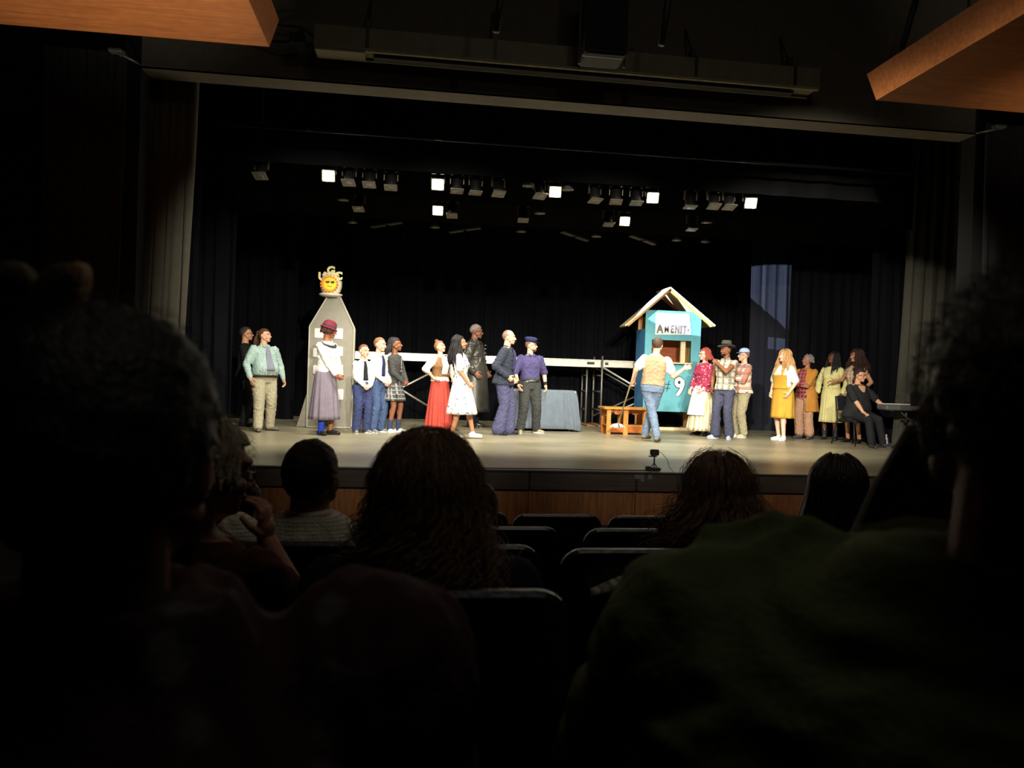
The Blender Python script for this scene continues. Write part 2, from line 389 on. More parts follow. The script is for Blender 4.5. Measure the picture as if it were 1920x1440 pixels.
# ------------------------------------------------------------------ drapes
def drape(name, x0, x1, Y, z0, z1, label, m, nf=None, amp=.06, flare=0, seed=0, lean=0, cat='curtain', edge=0):
    rnd = random.Random(seed); n = max(24, int((x1 - x0) / .03)); nf = nf or (x1 - x0) / .22
    xs = np.linspace(0, 1, n); ph = [rnd.random() * 6 for _ in range(4)]
    def fold(u, z): return amp * (.6 * np.sin(u * nf * 2 * pi + ph[0] + .8 * np.sin(u * 7 + ph[1])) + .3 * np.sin(u * nf * 3.7 + ph[2]) + .25 * np.sin(u * nf * 11 + ph[3] + .3 * z)) 
    zs = np.linspace(z1, z0, 14); out = []; inn = []
    for z in zs:
        t = (z1 - z) / (z1 - z0)
        X = x0 + (x1 - x0) * xs + flare * t * (xs - .5) * (x1 - x0) + lean * t ** 1.5 + .015 * np.sin(xs * 23 + z * .8)
        F = fold(xs, z) * (.75 + .35 * t)
        if edge: F = F - np.where(xs > .9, 1, 0) * ((xs - .9) * 10) ** 2 * (-edge) if edge > 0 else F - np.where(xs < .1, 1, 0) * ((.1 - xs) * 10) ** 2 * edge
        Yy = Y + F
        P = np.stack([X, Yy, np.full(n, z)], -1); out.append(P); inn.append((P + np.array([0, .012, 0]))[::-1])
    rings = [np.vstack([a, b]) for a, b in zip(out, inn)]
    cx = (x0 + x1) / 2
    o = MB().loft(np.array(rings) - np.array([cx, Y, z0]), cap=False).build(name, m, None, True, (cx, Y, z0))
    return tag(o, label, cat)
def X(px, Y, py=500): return atY(px, py, Y)[0]
Yg = PY + .45
drape('house_curtain', X(262, Yg, 300), X(371, Yg, 140), Yg, .0, hz + .5, 'heavy grey house curtain gathered at the left edge of the stage', grey_cloth, nf=6, amp=.05, seed=3, lean=-.10)
drape('side_drape', X(120, Yg), X(262, Yg, 300) + .03, Yg - .6, .0, hz + .1, 'near-black drape left of the grey house curtain', M('dark_grey_cloth', (46, 45, 44), .95), nf=9, amp=.04, seed=5)
Yr = 12.8; drape('house_curtain', X(1718, Yr, 260), X(1850, Yr, 300), Yr, .0, 6.6, 'grey house curtain flaring outward at the right edge of the stage', M('dimmed_grey_velour', (66, 64, 56), .95, bsc=120, spec=.1), nf=7, amp=.06, seed=8, lean=-.12, flare=.15)  # house curtain grey darkened here, its dimness put into the colour
drape('side_drape', hx1 + .02, X(2050, Yg), Yg - .6, .0, hz + .1, 'near-black drape right of the grey house curtain', M('dark_grey_cloth', (46, 45, 44), .95), nf=9, amp=.04, seed=6)
# black legs on stage left and right
for (pa, pb, Y, lab, sd) in ((290, 372, 11.2, 'black stage leg curtain just inside the left proscenium edge', 11), (350, 442, 12.6, 'black leg curtain behind the man in the dark suit', 12),
                             (400, 560, 16.0, 'black leg curtain left of the back curtain, deepest on the left', 13),
                             (1409, 1486, 16.2, 'narrow black leg curtain at right catching a pale blue light patch', 14), (1484, 1640, 15.0, 'black leg curtain behind the four women in line at right', 15),
                             (1636, 1800, 13.4, 'black leg curtain behind the seated pianist', 16), (1850, 1990, 11.0, 'black leg curtain beyond the right grey house curtain', 17)):
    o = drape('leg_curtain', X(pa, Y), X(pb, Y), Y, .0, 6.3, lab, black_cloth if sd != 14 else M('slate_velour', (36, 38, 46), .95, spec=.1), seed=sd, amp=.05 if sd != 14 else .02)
drape('back_curtain', X(430, 17.2), X(1480, 17.2), 17.2, .0, 6.3, 'wide black pleated curtain across the back of the stage', black_cloth, seed=21, amp=.06)
# borders (short overhead drapes)
for (Y, zz, lab, sd) in ((10.8, 3.83, 'black overhead border curtain nearest the audience, above the front lamps', 31), (12.6, 3.86, 'black overhead border curtain above the middle row of lamps', 32), (14.3, 3.83, 'black overhead border curtain above the rear row of strip lights', 33)):
    drape('border_curtain', -4.6, X(1712, Y, 400), Y, zz, 7.2, lab, M('border_velour', (26, 26, 28), .9, spec=.12), seed=sd, amp=.02, nf=20)
# pipe seen above the first border
q = [atY(425, 242, 10.2), atY(1500, 302, 10.2)]; zq = (q[0][2] + q[1][2]) / 2
r = empty('overhead_pipe', (2, 10.2, zq), 0, 'thin dark horizontal pipe under the header in front of the first border', 'pipe')
MB().tube([(-4.6, 0, 0), (6, 0, 0)], .02, 10).tube([(-4, 0, 0), (-4, 0, 7.499 - zq)], .006, 5).tube([(5, 0, 0), (5, 0, 7.499 - zq)], .006, 5).build('pipe', M('pipe_matt_black', (26, 26, 28), .75, spec=.2), r, True)
for px, py in ((580, 250), (822, 269), (1104, 289), (1300, 300), (1390, 305)):
    p = atY(px, py, 10.2); MB().box((p[0] - 2, 0, 0), (.09, .03, .03)).build('clamp', steel, r)

# ------------------------------------------------------------------ stage lanterns
lens_on = M('glowing_lens', (255, 246, 214), .3, emit=60, var=0, bump=0)
lens_off = M('dark_lens', (120, 118, 108), .15, spec=.8)
lan_m = M('lantern_black', (24, 24, 24), .6, spec=.3)
pale_m = M('pale_frame', (122, 118, 106), .45, metal=.3)
def make_lantern(lit):
    r = empty('stage_light')
    rx = Matrix.Rotation(radians(-62 if lit else -14), 3, 'X'); Rm = np.array(rx)
    mb = MB(); mb.lathe([(.055, .14), (.07, .10), (.072, -.06), (.08, -.10)], seg=20, rot=Rm, c=(0, 0, -.12)); mb.build('housing', lan_m, r, True)
    mb = MB(); mb.box(Rm @ np.array([0, 0, -.115]) + (0, 0, -.12), (.185, .17, .022), Rm, bev=.005); mb.build('colour_frame', pale_m, r)
    if lit: mb = MB(); mb.box(Rm @ np.array([0, 0, -.13]) + (0, 0, -.12), (.15, .135, .012), Rm, bev=.004); mb.build('lens', lens_on, r)
    else: mb = MB(); mb.lathe([(.004, -.012), (.05, -.010), (.068, 0)], seg=20, rot=Rm, c=Rm @ np.array([0, 0, -.12]) + (0, 0, -.12)); mb.build('lens', lens_off, r)
    mb = MB()
    for s in (-1, 1): mb.bar((s * .095, 0, .0), (s * .095, 0, -.13), .012, .025)
    mb.bar((-.1, 0, 0), (.1, 0, 0), .03, .012); mb.build('yoke', pale_m, r)
    MB().box((0, 0, .15), (.04, .05, .32), bev=.01).build('clamp', lan_m, r)
    return r
def make_dish():
    r = empty('work_light')
    MB().lathe([(.03, .05), (.06, .0), (.10, -.05)], seg=20, c=(0, 0, -.05)).build('reflector_dish', pale_m, r, True)
    MB().ellip((0, -.01, -.10), (.075, .07, .02)).build('lens', lens_off, r, True)
    MB().tube([(0, 0, -.03), (0, 0, .32)], .013, 8).build('stem', lan_m, r)
    return r
def make_strip():
    r = empty('strip_light')
    MB().prism([(-.07, 0), (.07, 0), (.05, .12), (-.05, .12)], (-.3, 0, -.12), (0, 1, 0), (0, 0, 1), (.6, 0, 0)).build('trough', lan_m, r)
    for k in (-.17, .17): MB().box((k, -.015, -.13), (.27, .05, .015)).box((k, .05, -.13), (.27, .03, .015)).build('diffuser_panel', pale_m, r)
    MB().tube([(-.1, 0, 0), (-.1, 0, .36)], .012, 6).tube([(.1, 0, 0), (.1, 0, .36)], .012, 6).build('hanger', lan_m, r)
    return r
protos = {'off': make_lantern(False), 'on': make_lantern(True), 'dish': make_dish(), 'strip': make_strip()}
used = {k: False for k in protos}
rows = [(11.0, 'front', [(491, 319, 'off'), (617, 327, 'on'), (655, 331, 'off'), (693, 334, 'off'), (733, 339, 'off'), (821, 343, 'on'), (857, 345, 'off'), (892, 348, 'off'), (934, 352, 'off'), (992, 353, 'dish'),
                         (1011, 356, 'off'), (1040, 357, 'on'), (1063, 360, 'dish'), (1115, 364, 'off'), (1155, 366, 'off'), (1193, 368, 'off'), (1222, 368, 'on'), (1295, 375, 'off'), (1337, 376, 'off'), (1366, 377, 'off'), (1405, 378, 'on')]),
        (12.8, 'middle', [(643, 379, 'dish'), (674, 382, 'off'), (821, 392, 'on'), (848, 394, 'off'), (981, 402, 'off'), (1012, 404, 'dish'), (1141, 410, 'off'), (1170, 412, 'on'), (1297, 419, 'off'), (1325, 421, 'dish')]),
        (14.5, 'rear', [(660, 421, 'dish'), (723, 422, 'strip'), (815, 430, 'dish'), (870, 432, 'strip'), (977, 438, 'dish'), (1080, 444, 'strip'), (1118, 447, 'dish'), (1207, 451, 'strip'), (1269, 454, 'dish'), (1322, 457, 'dish')])]
ordn = ['first', 'second', 'third', 'fourth', 'fifth', 'sixth', 'seventh', 'eighth', 'ninth', 'tenth', 'eleventh', 'twelfth', 'thirteenth']
kn = {'off': 'unlit black stage lantern', 'on': 'glowing white stage lantern', 'dish': 'small unlit dish lamp', 'strip': 'slim tilted strip light'}
for Y, rn, items in rows:
    cnt = {}; tot = {}
    for _, _, k in items: tot[k] = tot.get(k, 0) + 1
    for px, py, k in items:
        n = cnt.get(k, 0); cnt[k] = n + 1
        r = protos[k] if not used[k] else copy_tree(protos[k]); used[k] = True
        p = atY(px, py, Y); r.location = (p[0], p[1], p[2] + .13)
        if k == 'off': r.rotation_euler = (radians(-8 + (n * 37 % 17)), 0, radians(-10 + (n * 53) % 25))
        if k == 'on': r.rotation_euler = (0, 0, radians(-4 - (px - 960) * .018))
        if k == 'strip': r.rotation_euler = (0, radians(-7 if px < 900 else 10), radians(-22 if px < 900 else 20))
        pos = 'leftmost' if n == 0 else ('rightmost' if n == tot[k] - 1 else ordn[n] + ' from left')
        tag(r, f'{kn[k]} hanging on the {rn} lighting bar, {pos} of its kind', 'stage light', f'{kn[k]}s on the {rn} lighting bar')
        if k == 'on': spot((p[0], p[1] - .12, p[2] - .14), (p[0] + .1, p[1] + 1.6, 0), 420, 100, .6, (1.0, .93, .78), .07, 'lantern_glow')
for Y, zz, rn in ((11.0, 3.98, 'front'), (12.8, 4.0, 'middle'), (14.5, 3.98, 'rear')):
    o = MB().tube([(-4.6, Y, zz + .08), (7.1, Y, zz + .08)], .024, 10).tube([(-3, Y, zz + .08), (-3, Y, 7.499)], .006, 5).tube([(7, Y, zz + .08), (7, Y, 7.499)], .006, 5).tube([(2, Y, zz + .08), (2, Y, 7.499)], .006, 5).build('lighting_bar', black_metal, None, True)
    tag(o, f'long black {rn} lighting bar carrying its row of lanterns', 'lighting bar')
# ------------------------------------------------------------------ people
def rotz(a): c, s = cos(a), sin(a); return np.array([[c, -s, 0], [s, c, 0], [0, 0, 1.]])
def rotx(a): c, s = cos(a), sin(a); return np.array([[1., 0, 0], [0, c, -s], [0, s, c]])
def roty(a): c, s = cos(a), sin(a); return np.array([[c, 0, s], [0, 1., 0], [-s, 0, c]])
def nrm(v): v = np.array(v, float); return v / (np.linalg.norm(v) + 1e-12)
_cache = {}
HP = np.array([0, .012, 1.50])            # neck pivot
def head_mesh(sex, vox=.0036):
    k = ('h', sex)
    if k in _cache: return _cache[k]
    mb = MB(); j = {'m': 1.0, 'f': .92, 'k': .9}[sex]
    mb.ellip((0, .015, 1.658), (.077, .099, .094), seg=40, rows=24)
    mb.ellip((0, -.030, 1.60), (.060 * j, .062, .068)); mb.ellip((0, -.045, 1.565), (.048 * j, .05, .042))
    mb.ellip((0, -.076, 1.541), (.022 * j, .020, .018)); mb.ellip((0, -.070, 1.665), (.060, .030, .018))
    for s in (-1, 1):
        mb.ellip((s * .038, -.062, 1.600), (.026, .026, .026)); mb.ellip((s * .0775, .012, 1.622), (.010, .020, .031), rotz(s * .35))
        mb.ellip((s * .082, .020, 1.628), (.006, .019, .027), rotz(s * .5))
        mb.ellip((s * .031, -.078, 1.637), (.0145, .0125, .0115)); mb.capsule((s * .052, -.02, 1.585), (0, -.072, 1.545), .024 * j, .016)
        mb.ellip((s * .012, -.101, 1.601), (.009, .010, .008))
    mb.capsule((0, -.088, 1.648), (0, -.112, 1.607), .009, .0125); mb.ellip((0, -.094, 1.577), (.023, .012, .006)); mb.ellip((0, -.094, 1.567), (.020, .013, .007))
    nr = {'m': .056, 'f': .047, 'k': .045}[sex]
    mb.capsule((0, .022, 1.42), (0, .012, 1.585), nr * 1.08, nr)
    V, F = remesh(mb, vox, 4)
    Ms = []
    for f in F:
        c = V[f].mean(1); x, y, z = c[:, 0], c[:, 1], c[:, 2]; ax = np.abs(x); m = np.zeros(len(f), int)
        eye = (y < -.07) & (((ax - .031) / .0135) ** 2 + ((z - 1.6375) / .0062) ** 2 < 1)
        m[eye] = 1; m[eye & (np.abs(ax - .031) < .0062)] = 2
        m[(y < -.06) & (ax > .014) & (ax < .05) & (np.abs(z - (1.662 - (ax - .03) ** 2 * 4)) < .0045)] = 4
        m[(y < -.085) & (((ax) / .023) ** 2 + ((z - 1.572) / .0085) ** 2 < 1)] = 3
        Ms.append(m)
    _cache[k] = (V, F, Ms); return _cache[k]
def hand_mesh(curl, vox=.0036):
    k = ('hand', round(curl, 2))
    if k in _cache: return _cache[k]
    mb = MB(); mb.ellip((0, .045, 0), (.040, .052, .015)); mb.ellip((.004, .065, 0), (.041, .030, .013)); mb.capsule((0, -.03, 0), (0, .03, 0), .026, .028)
    for i, (x, L) in enumerate(((.031, .068), (.0105, .077), (-.0105, .072), (-.031, .056))):
        p = np.array([x, .085 - abs(x) * .15, 0]); a = 0.08 + .1 * i * curl; sp = x * 3.0 * (1 - min(curl, 1) * .6)
        for q, fr in enumerate((.45, .3, .25)):
            a += curl * (.75, 1.0, .6)[q] * (1 + .08 * i); d = np.array([sin(sp) * cos(a), cos(sp) * cos(a), -sin(a)])
            e = p + d * L * fr; mb.capsule(p, e, .0092 - .0009 * q, .0086 - .0010 * q, 10); p = e
    p = np.array([.032, .018, -.004]); d = nrm((.62, .66, -.25 - .3 * curl)); e = p + d * .042; mb.capsule(p, e, .0130, .0105, 10)
    d = nrm((.30 - .35 * curl, .85, -.3 - .7 * curl)); mb.capsule(e, e + d * .034, .0100, .0085, 10)
    V, F = remesh(mb, vox, 2); _cache[k] = (V, F); return _cache[k]
PROF = {'m': [(.82, .150, .105, 0), (.90, .168, .115, .004), (1.00, .156, .108, 0), (1.08, .148, .104, 0), (1.18, .156, .108, 0), (1.30, .172, .116, -.004), (1.37, .172, .106, 0), (1.42, .138, .088, .004), (1.468, .078, .064, .010)],
        'f': [(.82, .160, .112, .004), (.90, .176, .122, .008), (1.00, .154, .108, 0), (1.08, .130, .095, -.002), (1.18, .138, .104, -.008), (1.27, .150, .124, -.018), (1.36, .154, .100, -.004), (1.43, .132, .080, .004), (1.462, .075, .058, .010)]}
PROF['k'] = [(z, rx * .86, ry * .88, y) for z, rx, ry, y in PROF['m']]
def wob(amp, seed=0, k=(30, 26, 26), lo=-1):
    r = np.random.RandomState(seed); K = r.normal(size=(12, 3)) * np.array(k); P = r.rand(12) * 6; K2 = r.normal(size=(5, 3)) * 14; P2 = r.rand(5) * 6
    return lambda V: np.maximum(lo, amp * (1 - 2 * np.abs(np.sin(V @ K.T + P + 1.3 * np.sin(V @ K2.T + P2).sum(1, keepdims=True)))).mean(1) * 2.2)

class Person:
    def __init__(s, label, loc, H, face, sex='m', w=1.0, belly=0, bust=1, lean=0, side=0, twist=0, head=(0, 0, 0), handL=None, handR=None, poleL=(.6, .6, -.3), poleR=(-.6, .6, -.3),
                 curlL=.35, curlR=.35, dirL=None, dirR=None, thL=None, thR=None, feet=None, knee=(0, -1, 0), pelvis=None, skin=(200, 150, 120), hair=(60, 40, 30), hs=1.0, hip_w=1.0, toe=(15, -15), name='person', kneeL=None, kneeR=None, hunch=0, shz=0):
        s.hunch = hunch; s.shz = shz
        s.s = H / 1.75; s.sex = sex; s.w = w; s.belly = belly; s.prof = PROF[sex]; s.seed = abs(hash(label)) % 1000 if False else sum(map(ord, label)) % 997
        s.root = empty(name, loc, radians(face), label, 'person'); s.hw = hip_w
        s.pz = (pelvis / s.s if pelvis is not None else .93); s.dz = s.pz - .93
        s.lean, s.side, s.twist = radians(lean), radians(side), radians(twist)
        s.Rt = rotz(s.twist) @ roty(s.side) @ rotx(s.lean); s.piv = np.array([0, 0, .93])
        hy, hp, hr = (radians(a) for a in head)
        s.Rh = rotz(hy) @ roty(hr) @ rotx(hp); s.hs = hs
        sw = {'m': .176, 'f': .154, 'k': .146}[sex] * (.4 + .6 * w)
        s.sh = {k: s.T(np.array([sg * sw, .005, 1.388 + s.shz])) for k, sg in (('L', 1), ('R', -1))}
        ua, fa = (.29, .26) if sex != 'f' else (.275, .245)
        s.arm = {}
        for k, sg, h, pole, dr, th, cu in (('L', 1, handL, poleL, dirL, thL, curlL), ('R', -1, handR, poleR, dirR, thR, curlR)):
            if h is None: h = (sg * (sw + .07 + .08 * (w - 1)), -.02, .90 + (0 if sex != 'k' else .04)); h = s.T(np.array(h)) if True else h
            else: h = np.array(h, float) + (0, 0, s.dz)
            el, h = s.ik(s.sh[k], h, ua, fa, pole)
            fd = nrm(h - el) if dr is None else nrm(dr)
            t = np.array([0, -1, .15]) if th is None else np.array(th, float)
            t = nrm(t - fd * (t @ fd)); s.arm[k] = (el, h, fd, t, cu)
        s.leg = {}
        feet = feet or ((.11, 0, 0), (-.11, 0, 0))
        for k, sg, ft, te, kp in (('L', 1, feet[0], toe[0], kneeL), ('R', -1, feet[1], toe[1], kneeR)):
            hip = np.array([sg * .092 * (.6 + .4 * w) * hip_w, 0, .922 + s.dz]); an = np.array(ft, float) + (0, 0, .085)
            kn, an = s.ik(hip, an, .43, .42, kp or knee); s.leg[k] = (hip, kn, an, radians(te))
        s.skin = skin; s.hairc = hair
        s.body()
    def ik(s, a, b, l1, l2, pole):
        a = np.array(a, float); b = np.array(b, float); d = b - a; D = np.linalg.norm(d); mx = (l1 + l2) * .998
        if D > mx: b = a + d / D * mx; d = b - a; D = mx
        n = d / D; x = (l1 * l1 - l2 * l2 + D * D) / (2 * D); h = sqrt(max(0, l1 * l1 - x * x)); p = np.array(pole, float); p = nrm(p - n * (p @ n))
        return a + n * x + p * h, b
    def T(s, V): return (np.asarray(V) - s.piv) @ s.Rt.T + s.piv + (0, 0, s.dz)
    def TH(s, V): return s.T((np.asarray(V) - HP) * s.hs @ s.Rh.T + HP - (0, 0, s.hunch))
    def rad(s, z):
        P = s.prof; zz = [p[0] for p in P]; we = s.w if z < 1.2 else 1 + (s.w - 1) * max(.4, 1 - (z - 1.2) * 3.2); rx = np.interp(z, zz, [p[1] for p in P]) * we; ry = np.interp(z, zz, [p[2] for p in P]) * (.35 + .65 * we); yo = np.interp(z, zz, [p[3] for p in P])
        b = s.belly * math.exp(-((z - 1.06) / .13) ** 2); return rx + b * .03, ry + b * .055, yo - b * .05
    def ring(s, z, inf=0, n=36, sx=1, th=None):
        rx, ry, yo = s.rad(z); t = np.arange(n) * 2 * pi / n if th is None else th; c, q = np.cos(t), np.sin(t); e = 2 / 2.5
        return np.stack([(rx + inf) * sx * np.sign(c) * np.abs(c) ** e, (ry + inf) * np.sign(q) * np.abs(q) ** e + yo, np.full(len(t), float(z))], -1)
    def body(s):
        mb = MB(); mb.loft([s.T(s.ring(z)) for z in (.82, .90, 1.0, 1.08, 1.18, 1.27, 1.34, 1.40, 1.44, 1.468)])
        g = .5 + .5 * s.w
        if s.sex == 'f':
            for x in (-1, 1): mb.ellip(s.T(np.array([x * .068 * g, -.10 * g, 1.25])), (.055 * g, .045, .055))
        mb.capsule(s.T(np.array([0, .02, 1.40])), s.T(np.array([0, .014, 1.53])), .06, .05)
        for k in 'LR':
            el, h, fd, t, cu = s.arm[k]; f = (.9 if s.sex != 'm' else 1.0) * min(1.2, g)
            mb.capsule(s.sh[k] * 1, el, .052 * f, .041 * f); mb.capsule(el, el + (h - el) * .45, .041 * f, .038 * f); mb.capsule(el + (h - el) * .4, h, .038 * f, .025)
            hip, kn, an, te = s.leg[k]; mb.capsule(hip, kn, .083 * g, .053 * g); mb.capsule(kn, an, .052 * g, .036)
            c = kn + (an - kn) * .3 + np.array([0, .012, 0]); mb.ellip(c, (.048 * g, .05 * g, .10)) if abs(kn[1] - an[1]) < .2 else None
            fw = rotz(te) @ np.array([0, -1, 0]); mb.capsule(an + (0, 0, -.045), an + fw * .13 + (0, 0, -.06), .036, .026)
        V, F = remesh(mb, .011, 3)
        o = MB(); o.add(V * s.s, *F)
        hv, hf, hm = head_mesh(s.sex); hv = s.TH(hv) * s.s
        b0 = o.n; o.add(hv)
        for f, m in zip(hf, hm): o.F.append((f + b0, m))
        for k, sg in (('L', 1), ('R', -1)):
            el, h, fd, t, cu = s.arm[k]; v, fs = hand_mesh(cu); v = v * (.92 if s.sex != 'm' else 1.0)
            up = np.cross(t, fd) * (1 if k == 'L' else -1); A = np.stack([t, fd, up], 1)
            V = (v @ A.T + h) * s.s; o.add(V, *([f[:, ::-1] for f in fs] if k == 'R' else fs))
        sk = s.skin; key = 'skin_%d_%d_%d' % sk
        mats = [M(key, sk, .55, var=.06, bump=.08, bsc=200, spec=.3), M('eye_white', (225, 220, 210), .3, var=0, bump=0), M('iris_dark', (35, 25, 20), .3, var=0, bump=0),
                M(key + '_lip', (int(sk[0] * .82), int(sk[1] * .58), int(sk[2] * .58)), .5, var=0, bump=0), M('brow_%d_%d_%d' % s.hairc, tuple(int(q * .8) for q in s.hairc), .8, var=0, bump=0)]
        o.build('body', mats, s.root, True)
    # ---- clothing
    def part(s, mb, name, m, smooth=True, label=None, parent=None):
        mb.V = [np.vstack(mb.V) * s.s]; o = mb.build(name, m, parent or s.root, smooth)
        if label: o['label'] = label
        return o
    def arms_vol(s, mb, inf, upto, cuff=0):
        f = (.9 if s.sex != 'm' else 1.0) * min(1.32, .5 + .5 * s.w)
        for k in 'LR':
            el, h, fd, t, cu = s.arm[k]; a = s.sh[k]
            mb.capsule(a, a + (el - a) * min(1, upto), (.054 + inf) * f, (.043 + inf * (1.2 if upto < 1 else 1) + cuff) * f)
            if upto > 1: mb.capsule(el, el + (h - el) * (upto - 1), (.043 + inf) * f, .030 + inf * .8 + cuff)
    def shirt(s, m, name='shirt', inf=.012, z0=.90, sleeve=1.9, amp=.006, z1=1.468, hem=0, cuff=0, label=None, open_front=False, extra=None, vox=.0095, fk=(30, 26, 26)):
        mb = MB(); zs = [z for z in (.84, .87, .90, .94, .98, 1.02, 1.06, 1.10, 1.18, 1.27, 1.34, 1.40, 1.44) if z >= z0 - 1e-6] + [z1]
        mb.loft([s.T(s.ring(z, inf * (1 if z < 1.4 else .6) + hem * max(0, (1.05 - z) / .15))) for z in ([z0] if z0 not in zs else []) + zs])
        g = .5 + .5 * s.w
        if s.sex == 'f':
            for x in (-1, 1): mb.ellip(s.T(np.array([x * .066 * g, -.10 * g, 1.25])), (.06 * g, .045 + inf, .062))
        if sleeve > 0: s.arms_vol(mb, inf, sleeve, cuff)
        if extra: extra(mb)
        V, F = remesh(mb, vox, 3, wob(amp, s.seed, fk, -inf * .35)); o = MB().add(V, *F); return s.part(o, name, m, label=label)
    def trousers(s, m, name='trousers', inf=.016, flare=.0, amp=.007, to=.98, wide=1.0, label=None, z1=1.045):
        mb = MB(); zz = [.82, .86, .90, .96, 1.0, z1]
        mb.loft([s.T(s.ring(z, inf * .9)) if s.pz > .8 else s.ring(z, inf * .9) + (0, 0, s.dz) for z in zz]); g = (.5 + .5 * s.w) * wide
        for k in 'LR':
            hip, kn, an, te = s.leg[k]; mb.capsule(hip, kn, (.085 + inf) * g, (.056 + inf) * g)
            e = kn + (an - kn) * min(1, to) if to < 1 else an + (0, 0, -.03); mb.capsule(kn, e, (.056 + inf) * g, (.045 + inf + flare) * g)
        V, F = remesh(mb, .010, 2, wob(amp, s.seed + 3, (30, 28, 20), -inf * .35)); return s.part(MB().add(V, *F), name, m, label=label)
    def skirt(s, m, name='skirt', z1=1.02, z0=.30, rx=.26, ry=.22, off=(0, 0), pleats=16, amp=.10, inf=.012, label=None, pw=1.0, th=None, bulge=.5, z_gap=0, top_amp=.1):
        n = 120; full = th is None; t = np.linspace(0, 2 * pi, n, endpoint=False) if full else np.linspace(radians(th[0]), radians(th[1]), n)
        out = []; K = 12; rr = random.Random(s.seed); ph = rr.random() * 6
        for i in range(K + 1):
            u = i / K; z = z1 + (z0 - z1) * u; a, b, yo = s.rad(min(max(z, .9), z1)); a0, b0, y0 = s.rad(z1)
            k = u ** (.7 if bulge > 0 else 1); hipx = max(a if z > .9 else s.rad(.9)[0], a0) + inf; hipy = max(b if z > .9 else s.rad(.9)[1], b0) + inf
            X = max(a0 + inf + (rx - a0 - inf) * k, min(hipx, a0 + inf + u * 1.2)) ; Y = max(b0 + inf + (ry - b0 - inf) * k, min(hipy, b0 + inf + u * 1.2))
            q = 1 + amp * (top_amp + (1 - top_amp) * u) * (np.sin(t * pleats + ph + .4 * np.sin(t * 3)) * .6 + .4 * np.sin(t * (pleats * .61) + ph * 2))
            P = np.stack([X * q * np.cos(t) + off[0] * u, Y * q * np.sin(t) + y0 + off[1] * u, np.full(n, z)], -1)
            w = max(0, min(1, 1 - u * 2.2)); P = P * (1 - w) + (s.T(P) - (0, 0, s.dz)) * w; out.append(P + (0, 0, s.dz))
        out = np.array(out); c = out.mean(1, keepdims=True); inn = (out - c) * .975 + c
        if full: rings = np.concatenate([out, inn[::-1]]); mb = MB().loft(rings, cap=True)
        else: mb = MB().loft(np.concatenate([out, inn[:, ::-1]], 1), cap=False)
        return s.part(mb, name, m, label=label)
    def patch(s, name, m, z0, z1, t0, t1, inf=.02, th=.006, label=None, wfn=None, parent=None):
        K = 10; n = 12; out = []; inn = []
        for i in range(K + 1):
            z = z0 + (z1 - z0) * i / K; a, b = (t0, t1) if wfn is None else wfn(i / K)
            t = np.radians(np.linspace(a, b, n)); out.append(s.T(s.ring(z, inf + th, th=t))); inn.append(s.T(s.ring(z, inf - .004, th=t))[::-1])
        return s.part(MB().loft(np.concatenate([np.array(out), np.array(inn)], 1), cap=True), name, m, label=label, parent=parent)
    def tie(s, m, z0=1.03, name='tie', inf=.026):
        return s.patch(name, m, z0, 1.445, 0, 0, inf, .006, wfn=lambda u: (-90 - (13 - 8 * u), -90 + (13 - 8 * u)))
    def collar(s, m, name='collar', r=.062, h=.045, inf=0):
        mb = MB(); rings = []
        for dr, dz in ((.0, 0), (.004, h), (-.004, h + .003), (-.012, 0)):
            t = np.arange(28) * 2 * pi / 28; rings.append(s.T(np.stack([(r + dr + inf) * np.cos(t), (r * .95 + dr + inf) * np.sin(t) + .014, 1.447 + dz - .022 * np.clip(-np.sin(t), 0, 1)], -1)))
        mb.loft(rings, cap=False)
        for sg in (-1, 1):
            P = [s.T(np.array(p)) for p in ((sg * .012, -.062, 1.462), (sg * .055, -.045, 1.482), (sg * .075, -.082, 1.44), (sg * .03, -.104, 1.425))]; d = s.Rt @ np.array([0, -.006, .003])
            mb.add(np.array(P + [p + d for p in P]), [(0, 1, 2, 3), (7, 6, 5, 4), (0, 4, 5, 1), (1, 5, 6, 2), (2, 6, 7, 3), (3, 7, 4, 0)])
        return s.part(mb, name, m)
    def belt(s, m, z=.985, inf=.02): return s.part(MB().loft(np.concatenate([[s.T(s.ring(z - .018, inf)), s.T(s.ring(z + .018, inf))], [s.T(s.ring(z + .018, inf - .012)), s.T(s.ring(z - .018, inf - .012))]]), cap=False), 'belt', m)
    def shoes(s, m, name='shoe', sole=None, high=0, sock=None, sock_h=0, bare_top=False, label=None, big=1.0):
        for k in 'LR':
            hip, kn, an, te = s.leg[k]; R = rotz(te); tilt = an[2] - .085
            def P(x, y, z): return R @ np.array([x * big, y * big, z]) + np.array([an[0], an[1], max(0, tilt)])
            mb = MB(); mb.capsule(P(0, .035, .042), P(0, -.03, .045), .037 * big, .038 * big); mb.capsule(P(0, -.03, .042), P(.0, -.125, .034), .038 * big, .030 * big); mb.ellip(P(0, -.13, .030), (.040 * big, .05 * big, .024), R)
            if not bare_top: mb.capsule(P(0, .0, .05), P(0, 0, .085), .040, .041)
            if high: mb.capsule(P(0, 0, .06), an + (kn - an) * high, .048, .056)
            V, F = remesh(mb, .007, 3); V[:, 2] = np.maximum(V[:, 2], .008 + max(0, tilt))
            sh = s.part(MB().add(V, *F), name, m, label=label)
            n = 24; t = np.arange(n) * 2 * pi / n; prof = np.stack([.042 * big * np.cos(t) * (1 - .12 * np.clip(np.sin(t), 0, 1)), -.052 * big + .118 * big * np.sin(t)], -1)
            rg = [[P(a / big, b / big, z) for a, b in prof * q] for z, q in ((0, .97), (.006, 1.02), (.02, 1.0), (.024, .9))]
            s.part(MB().loft(rg), 'sole', sole or m, parent=sh)
